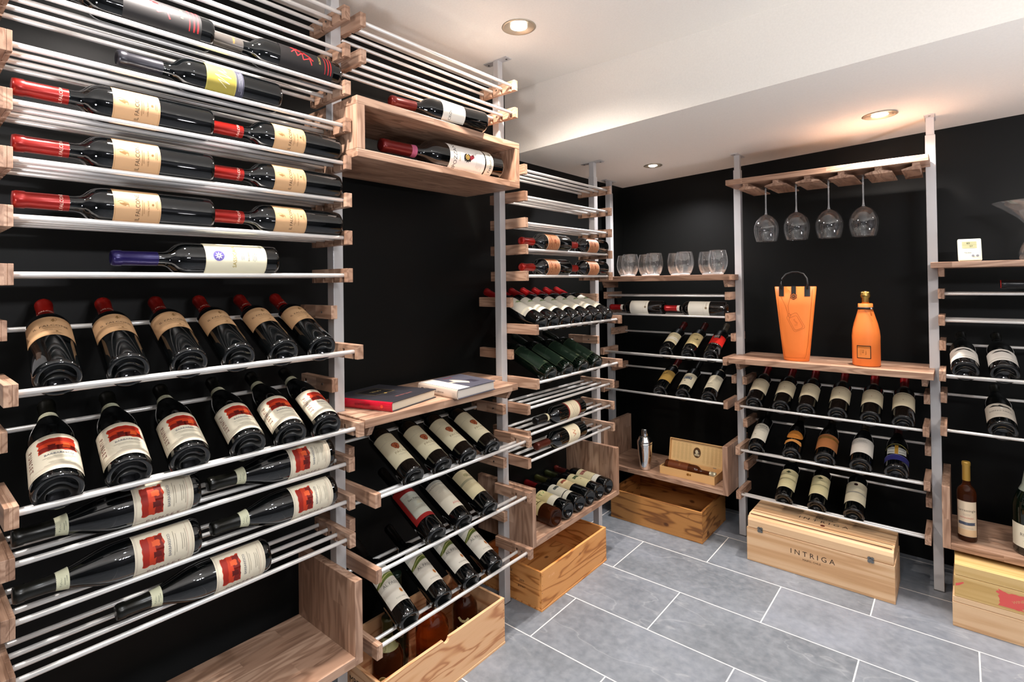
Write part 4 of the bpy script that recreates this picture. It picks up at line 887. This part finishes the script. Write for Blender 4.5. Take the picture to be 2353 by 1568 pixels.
bm = bmesh.new(); lathe(bm, [(0, 0), (.036, 0), (.0365, -.0008), (.034, -.002), (.012, -.004), (0, -.005)], 40); simple_part('foot', bm, CLEAR, proto)
for i, x in enumerate(HG):
    g = proto if i == 0 else copy_tree(proto)
    g.location = (x, 2.745, 1.7135 if False else 1.7125); g['label'] = NM[i]

# decanter at the right edge
root = thing('decanter', 'clear glass decanter with a wide flared rim at the right picture edge', 'decanter', (.215, 2.76, 1.3335))
bm = bmesh.new(); lathe(bm, [(0, .001), (.040, 0), (.046, .006), (.047, .03), (.040, .055), (.026, .080), (.022, .105), (.026, .130), (.050, .160), (.085, .190), (.118, .2155), (.1185, .2165), (.117, .2165), (.084, .1925), (.049, .1625), (.0245, .131), (.0205, .105), (.0245, .080), (.0385, .055), (.045, .03), (.0445, .007), (0, .004)], 44)
simple_part('vessel', bm, CLEAR, root)

# digital thermometer
root = thing('digital_thermometer', 'small white digital thermometer standing on the right-hand shelf', 'thermometer', (.032, 2.70, 1.3335))
root.rotation_euler = (rad(-14), 0, rad(6))
def rbox(bm, x0, y0, z0, x1, y1, z1, r=.004, seg=3):
    b = bmesh.new(); box(b, x0, y0, z0, x1, y1, z1)
    bmesh.ops.bevel(b, geom=b.edges[:], offset=r, segments=seg, affect='EDGES', profile=.5)
    me = bpy.data.meshes.new('t'); b.to_mesh(me); b.free(); bm.from_mesh(me); bpy.data.meshes.remove(me)
bm = bmesh.new(); rbox(bm, -.034, -.008, .002, .034, .008, .088); simple_part('case', bm, plain('e2ead8', .35, 0, 'plastic'), root)
bm = bmesh.new(); box(bm, -.022, -.0088, .050, .020, -.0079, .076); simple_part('screen', bm, plain('b9b98e', .25, 0, 'lcd'), root, False)
ms = []; b2 = art([('T', '60', -4, 69, 10, '2c3024'), ('T', '57', 4, 57, 9, '2c3024'), ('R', -22, 62.6, 20, 63, '5c6048')], lambda u, v, l: (u, -.0092-l, v), ms, 0); simple_part('digits', b2, None, root, False, ms)
ms = []; b2 = art([('T', 'Noble', -6, 32, 8, '26282c'), ('L', -12, 43, 10, 3, 1, '55585c')], lambda u, v, l: (u, -.0084-l, v), ms, 0); simple_part('lettering', b2, None, root, False, ms)
for cx in (.008, .021):
    bm = bmesh.new(); cyl(bm, (cx, -.0105, .020), (cx, -.0079, .020), .0042, 16); simple_part('button', bm, plain('7c8088', .4, 0, 'button'), root, False)
bm = bmesh.new(); cyl(bm, (0, .006, .030), (0, .034, .0), .002, 8); simple_part('stand', bm, plain('d8dccc', .4, 0, 'plastic2'), root, False)

# ------------------------------------------------------------------ orange tote
ORG = plain('e87c36', .5, 0, 'orange_leather', .35)
root = thing('bottle_tote', 'tall orange leather bottle tote with a black handle', 'tote', (-.566, 2.725, .9055))
bm = bmesh.new(); n = 48; rings = []
for z, a, b in ((0, .050, .034), (.004, .052, .036), (.05, .056, .037), (.15, .066, .036), (.25, .076, .030), (.335, .085, .020), (.336, .083, .018), (.25, .074, .028), (.05, .054, .035), (.01, .05, .033)):
    ring = []
    for k in range(n):
        t = 2*PI*k/n; ct, st = math.cos(t), math.sin(t)
        p = 1.0 if z < .02 else .8
        ring.append(bm.verts.new((a*math.copysign(abs(ct)**p, ct), b*math.copysign(abs(st)**p, st), z)))
    rings.append(ring)
for A, B in zip(rings, rings[1:]):
    for k in range(n): bm.faces.new((A[k], A[(k+1) % n], B[(k+1) % n], B[k]))
bm.faces.new(rings[0]); bm.faces.new(rings[-1]); simple_part('body', bm, ORG, root)
def tote_y(z): return -.0385 if z < .15 else -.0385+(z-.15)/.185*.0175
def tp(u, v, l): # artwork follows the front face
    z = v; K = [(.004, .052, .036), (.05, .056, .037), (.15, .066, .036), (.25, .076, .030), (.345, .086, .019)]
    for (z1, a1, b1), (z2, a2, b2) in zip(K, K[1:]):
        if z <= z2 or z2 > .34: f = (z-z1)/(z2-z1); hw = a1+(a2-a1)*f; b = b1+(b2-b1)*f; break
    yy = -b*max(0.02, 1-(abs(u)/hw)**2.5)**.4
    return (u, yy-.0009-l*3, z)
LN = '8c4a18'
ms = []
tagpts = [(-24, 150), (-10, 186), (-14, 176), (22, 176), (30, 168), (38, 120), (30, 108), (0, 96), (-10, 104)]
def rr_(cx, cy, w, h, a, r=8):
    P = []
    for qx, qy, s in ((w-r, h-r, 0), (-w+r, h-r, 90), (-w+r, -h+r, 180), (w-r, -h+r, 270)):
        for j in range(5): P.append((qx+r*math.cos(rad(s+j*22.5)), qy+r*math.sin(rad(s+j*22.5))))
    P.append(P[0]); ca, sa = math.cos(rad(a)), math.sin(rad(a))
    return [(cx+x*ca-y*sa, cy+x*sa+y*ca) for x, y in P]
items = [('C', rr_(6, 176, 24, 38, 27), 1, LN), ('C', rr_(7, 173, 18, 30, 27), 1, LN), ('C', [(-24, 208), (-36, 250), (-60, 300), (-62, 322)], 1, LN), ('C', [(-20, 212), (-24, 250), (-12, 300), (-22, 322)], 1, LN),
         ('C', [(-26, 206), (-20, 216), (-12, 206), (-18, 196), (-26, 206)], 1, LN), ('C', [(-72, 326), (-66, 240), (-52, 80), (-44, 30), (-38, 14)], .8, LN), ('C', [(72, 326), (66, 240), (52, 80), (44, 30), (38, 14)], .8, LN), ('C', [(-44, 16), (44, 16)], .8, LN),
         ('T', 'Icon', 7, 180, 14, 'b8622a', -50), ('L', 8, 166, 16, 4, 2, 'b8622a')]
simple_part('stitching', art(items, tp, ms, 4), None, root, False, ms)
BLK = plain('0c0c0c', .45, 0, 'black_leather')
for sx, wd in ((-.053, .011), (.052, .011), (-.002, .0095)):
    ms = []; lo = 292 if abs(sx) > .01 else 300
    b2 = art([('R', (sx-wd)*1000, lo, (sx+wd)*1000, 338, BLK)], tp, ms, 4); simple_part('strap_tab', b2, None, root, False, ms)
ms = []; hx = [(-2+15*math.cos(rad(30+60*j)), 292+15*math.sin(rad(30+60*j))) for j in range(6)]
simple_part('hexagon_badge', art([('P', hx, '5c2c14'), ('P', [(-2+(x+2)*.8, 292+(y-292)*.8) for x, y in hx], 'c06a30'), ('P', [(-2+(x+2)*.62, 292+(y-292)*.62) for x, y in hx], '5c2c14'), ('T', 'VC', -2, 292, 9, 'c88450')], tp, ms, 4), None, root, False, ms)
bm = bmesh.new(); H = [(-.053, -.02, .325), (-.055, -.02, .350), (-.050, -.012, .372), (-.036, -.006, .392), (-.012, 0, .402), (.012, 0, .402), (.036, -.006, .392), (.050, -.012, .372), (.054, -.02, .350), (.052, -.02, .325)]
tube(bm, H, .0042, 10); simple_part('handle', bm, BLK, root)

# orange bottle sleeve
root = thing('bottle_sleeve', 'orange fitted sleeve around a champagne bottle with gold foil top', 'bottle', (-.303, 2.73, .9055))
bm = bmesh.new(); lathe(bm, [(0, 0), (.046, 0), (.050, .004), (.050, .10), (.0505, .125), (.048, .150), (.042, .180), (.033, .212), (.027, .235), (.0262, .262), (.0235, .263), (.0235, .24)], 44)
for v in bm.verts: v.co.y *= .93
simple_part('sleeve', bm, ORG, root)
bm = bmesh.new(); lathe(bm, [(.014, .25), (.0145, .285), (.0185, .289), (.0185, .300), (.0165, .305), (.0175, .311), (.010, .315), (0, .316)], 28); simple_part('foil_top', bm, BRASSY, root)
bm = bmesh.new(); lathe(bm, [(.0268, .238), (.0295, .239), (.0295, .247), (.0268, .248)], 36); simple_part('collar_strap', bm, BLK, root)
bm = bmesh.new(); cyl(bm, (.022, -.022, .243), (.0245, -.026, .243), .0042, 14); simple_part('stud', bm, CHROME, root)
tp2 = lambda u, v, l: ((.0508+l)*math.sin(u/.0508), -(.0508+l)*.935*math.cos(u/.0508), v)
ms = []; simple_part('label', art([('R', -30, 34, 22, 88, '1a120c'), ('R', -27, 37, 19, 85, 'd8813c'), ('R', -27, 77, 19, 85, 'b06424'), ('T', 'Brut', -6, 64, 8, '6a3410', 90), ('T', 'Reims', 4, 58, 6, '6a3410', 90), ('L', -14, 70, 10, 5, 5, '8a4a1c')], tp2, ms, 4), None, root, False, ms)
ms = []; simple_part('sleeve_seam', art([('C', [(0, 236), (14, 222), (22, 206), (26, 188)], 1.2, LN)], lambda u, v, l: (lambda r: (r*math.sin(u/.04), -r*.935*math.cos(u/.04), v))({True: .0275, False: .0275+(.236-v)*.38}[v > .236]+.0006), ms, 4), None, root, False, ms)

# ------------------------------------------------------------------ cocktail shaker
root = thing('cocktail_shaker', 'polished steel cocktail shaker standing on the corner tray', 'shaker', (-1.297, 2.695, .2625))
bm = bmesh.new(); lathe(bm, [(0, .001), (.026, 0), (.028, .004), (.033, .05), (.0385, .10), (.0405, .135), (.0405, .143), (0, .143)], 44); simple_part('cup', bm, CHROME, root)
bm = bmesh.new(); lathe(bm, [(.0405, .143), (.041, .146), (.039, .154), (.033, .160), (.032, .168), (.027, .174), (.024, .178), (0, .178)], 40); simple_part('strainer', bm, CHROME, root)
bm = bmesh.new(); lathe(bm, [(.0165, .178), (.0165, .185), (.0152, .212), (.014, .215), (0, .215)], 32); simple_part('cap', bm, CHROME, root)

# open bottle box
root = thing('bottle_box', 'open pale wooden presentation box with a printed lid on the corner tray', 'box', (-1.06, 2.76, .2625))
bx = plain('dcae74', .5, 0, 'cardboard_wood'); bxi = plain('c2924e', .6, 0, 'box_lining')
root.rotation_euler = (0, 0, rad(0))
bm = boxes((-.150, -.075, 0, .132, -.071, .040), (-.150, .048, 0, .132, .052, .040), (-.150, -.071, 0, -.146, .048, .040), (.128, -.071, 0, .132, .048, .040), (-.146, -.071, 0, .128, .048, .004))
simple_part('tray', bm, bx, root, False)
lidr = bpy.data.objects.new('lid', bpy.data.meshes.new('lid')); 
bm = boxes((-.150, -.004, 0, .132, 0, .118), (-.150, -.018, 0, -.146, -.004, .118), (.128, -.018, 0, .132, -.004, .118), (-.146, -.018, .114, .128, -.004, .118))
lid = simple_part('lid', bm, bx, root, False); lid.location = (0, .058, .038); lid.rotation_euler = (rad(-12), 0, 0)
items = [('R', -144, 4, 126, 113, 'e0bc84')]
for c0 in (-128, -106, -84, -62, -42, 32, 52, 74, 94, 114): items.append(('L', c0, 98, 17, 3.6, 24, 'a8874e'))
items += [('E', -5, 62, 20, 27, '5a3c1c'), ('E', -5, 60, 14, 18, '2c2218'), ('E', -7, 66, 8, 10, 'd0c0a0'), ('P', [(-18, 46), (6, 44), (10, 54), (-6, 58), (-18, 54)], 'b8a888'), ('T', 'W', 3, 62, 8, 'e8dcc0')]
ms = []; o = simple_part('lid_print', art(items, lambda u, v, l: (u, -.0043-l, v), ms, 0), None, lid, False, ms)
bm = bmesh.new(); cyl(bm, (.0, -.0785, .026), (.0, -.0751, .026), .006, 12); cyl(bm, (.012, -.0785, .026), (.012, -.0751, .026), .004, 12); simple_part('clasp', bm, BRASSY, root, False)
for cx in (-.11, .09):
    bm = bmesh.new(); cyl(bm, (cx-.008, .054, .040), (cx+.008, .054, .040), .0022, 8); simple_part('hinge', bm, STEEL, root, False)
kind('boxed', 'bordeaux', cap='d8cfb0', cap0=.88, L=.262, R=.027, glass=plain('4a220c', .12, 0, 'brown_glass', .6), art_=[('R', -34, 0, 34, 105, '6a3414'), ('F', -33, 1, 33, 104, .6, '8a5020'), ('T', 'RUM', 0, 60, 14, '9a6a34')], v0=.02)
bottle('boxed', (-1.200, 2.745, .268+.0285), (1, -.02, 0), (0, -.5, 1), 'small brown bottle with white stopper lying inside the open presentation box')

# ------------------------------------------------------------------ books
def book(label, corners, z0, h, cover, spine_mat, pages, spine_edge, topart=None, spineart=None):
    """corners: 4 (x,y) counter-clockwise, the edge corners[0]->corners[1] is the spine"""
    root = thing('book', label, 'book', (sum(c[0] for c in corners)/4, sum(c[1] for c in corners)/4, z0))
    c = [Vector((x, y, 0)) for x, y in corners]; m = sum(c, Vector())/4
    def quad(inset, za, zb, mat, name, cs=None):
        bm = bmesh.new(); q = cs or [m+(v-m)*(1-inset) for v in c]
        prism(bm, [(v.x, v.y) for v in q], za, zb); return tobj(name, bm, mat, root, bevel=.0006)
    t = .0025
    quad(0, z0, z0+t, cover, 'back_cover'); quad(0, z0+h-t, z0+h, cover, 'front_cover')
    e = (c[1]-c[0]).normalized(); nrm = (c[3]-c[0]).normalized(); lenw = (c[3]-c[0]).length
    pg = [c[0]+nrm*.004+e*.004, c[1]+nrm*.004-e*.004, c[2]-nrm*.004-e*.004, c[3]-nrm*.004+e*.004]
    quad(0, z0+t, z0+h-t, pages, 'pages', pg)
    # rounded spine
    bm = bmesh.new(); n = 7; A = []; B = []
    for k in range(n+1):
        a = PI*k/n; off = -nrm*(.006*math.sin(a)); z = z0+h/2-math.cos(a)*h/2
        A.append(bm.verts.new(tuple(c[0]+off+Vector((0, 0, z))))); B.append(bm.verts.new(tuple(c[1]+off+Vector((0, 0, z)))))
    for k in range(n): bm.faces.new((A[k], A[k+1], B[k+1], B[k]))
    A2 = [bm.verts.new(v.co+nrm*.003) for v in A]; B2 = [bm.verts.new(v.co+nrm*.003) for v in B]
    for k in range(n):
        bm.faces.new((A2[k+1], A2[k], B2[k], B2[k+1])); bm.faces.new((A[k+1], A[k], A2[k], A2[k+1])); bm.faces.new((B[k], B[k+1], B2[k+1], B2[k]))
    tobj('spine', bm, spine_mat, root, smooth=True, auto=True)
    if topart:
        ms = []; o0 = c[0]
        # u along spine, v from spine outwards
        bm = art(topart, lambda u, v, l: tuple(c[0]+e*u+nrm*v+Vector((0, 0, z0+h+.0004+l))), ms, 0); tobj('cover_art', bm, ms, root)
    if spineart:
        ms = []
        bm = art(spineart, lambda u, v, l: tuple(c[0]+e*u-nrm*(.0066+l)+Vector((0, 0, z0+h/2+v))), ms, 0); tobj('spine_print', bm, ms, root)
    return root
pg = plain('cfc4ae', .7, 0, 'page_edges')
book('large dark-covered hardback book with a glossy red spine, lying flat on the wooden shelf', [(-1.470, .902), (-1.246, .968), (-1.292, 1.180), (-1.510, 1.115)], .9055, .028, plain('2b2a30', .45, 0, 'dark_cover'), plain('b4122a', .25, 0, 'red_spine', .6), pg, 0,
     [('F', 40, 60, 120, 150, 1, 'a08a50'), ('R', 44, 64, 116, 146, '141214'), ('T', 'VINO', 80, 110, 18, 'b09a60', 90), ('E', 122, 104, 5, 5, 'c8a860'), ('T', 'THE GREAT CELLARS', 186, 110, 8, 'c07068', 90)],
     [('T', 'SOMMELIER', 130, 0, 11, '5c0c14'), ('E', 200, 0, 5, 5, 'd8402c')])
book('thick pale book with a grey and white cover, lying right of the red-spined book', [(-1.415, 1.214), (-1.212, 1.200), (-1.225, 1.396), (-1.420, 1.420)], .9055, .031, plain('5a5a66', .4, 0, 'grey_cover'), plain('d2bfae', .45, 0, 'cream_spine'), plain('d6ccc0', .7, 0, 'page_edges2'), 0,
     [('R', 2, 2, 200, 60, 'e0dcd4'), ('R', 2, 60, 200, 190, '4c4c58'), ('P', [(60, 90), (110, 84), (150, 110), (130, 124), (90, 116), (66, 104)], 'd8c8b0'), ('P', [(90, 60), (104, 52), (110, 82), (92, 88)], 'c0b4a4'), ('R', 104, 130, 150, 160, '33303c'), ('T', 'WINE', 30, 110, 18, '8a2a2a', 90)],
     [('R', 8, -7, 9, 9, '6a6058'), ('P', [(18, 0), (25, 4), (25, -4)], '2c2824'), ('R', 27, -3, 32, 3, '2c2824'), ('L', 52, 4, 24, 6, 2, '3c3630'), ('T', 'art & cabernet', 110, 0, 10, '6a6058'), ('F', 184, -5, 192, 5, .6, 'b0a090')])

# ------------------------------------------------------------------ recessed downlights, the ring fixture and the added uplighters
LB = ['recessed downlight in the high ceiling above the cubby', 'recessed downlight in the high ceiling over the nearest rack', 'recessed downlight in the high ceiling behind the viewer on the left', 'small recessed downlight in the dropped ceiling near the corner',
      'recessed downlight in the dropped ceiling above the hanging wine glasses', 'recessed downlight in the dropped ceiling beyond the right edge', 'added recessed fill downlight in the high ceiling on the right', 'added recessed fill downlight in the high ceiling over the room middle', 'added recessed fill downlight in the high ceiling behind the viewer on the right']
TRIM = plain('b8ab98', .35, .7, 'trim_ring'); BULB = emis('lamp_glass', (1, .93, .82), 14)
for i, (x, y, z, p, c) in enumerate(LIGHTS):
    zc = soffit_z(x)-.001 if z is None else z
    r = .056 if i != 3 else .044
    root = thing('recessed_downlight', LB[i], 'ceiling light', (x, y, zc), 'recessed downlights')
    bm = bmesh.new(); lathe(bm, [(r+.003, 0), (r+.004, -.002), (r, -.004), (r-.004, -.0035), (r-.006, -.0022), (r*.52, -.0014), (r*.50, 0)], 44); simple_part('trim_ring', bm, TRIM, root)
    bm = bmesh.new(); lathe(bm, [(0, -.0062), (r*.30, -.0058), (r*.50, -.0016)], 32); simple_part('lamp', bm, BULB, root)
root = thing('ring_light_fixture', 'ring-shaped ceiling fixture with eight small bulbs, behind the viewer', 'ceiling light', (FIX[0], FIX[1], ZC))
bm = bmesh.new(); cyl(bm, (0, 0, 0), (0, 0, -.02), .05, 24); cyl(bm, (0, 0, -.02), (0, 0, FIX[2]-ZC+.05), .006, 10); simple_part('stem', bm, STEEL, root)
bm = bmesh.new(); tube(bm, [(.17*math.cos(a*PI/16), .17*math.sin(a*PI/16), FIX[2]-ZC+.045) for a in range(33)], .006, 8)
for k in range(4): cyl(bm, (.17*math.cos(k*PI/4), .17*math.sin(k*PI/4), FIX[2]-ZC+.045), (-.17*math.cos(k*PI/4), -.17*math.sin(k*PI/4), FIX[2]-ZC+.045), .004, 8)
simple_part('ring', bm, STEEL, root)
for (UPL, e_), lb in zip(UPLS, ('slim floor-standing uplighter added as fill, unseen behind the viewer', 'slim floor-standing uplighter added as fill, unseen by the right-hand wall')):
    root = thing('fill_uplighter', lb, 'floor lamp', (UPL[0], UPL[1], 0))
    bm = bmesh.new(); lathe(bm, [(0, 0), (.13, 0), (.13, .012), (.02, .02), (.011, .03), (.011, UPL[2]-.07), (0, UPL[2]-.07)], 32); simple_part('stand', bm, STEEL, root)
    bm = bmesh.new(); lathe(bm, [(0, UPL[2]-.075), (.05, UPL[2]-.07), (.13, UPL[2]-.03), (.14, UPL[2]-.012), (.135, UPL[2]-.012), (.05, UPL[2]-.055), (0, UPL[2]-.06)], 36); simple_part('shade', bm, STEEL, root)
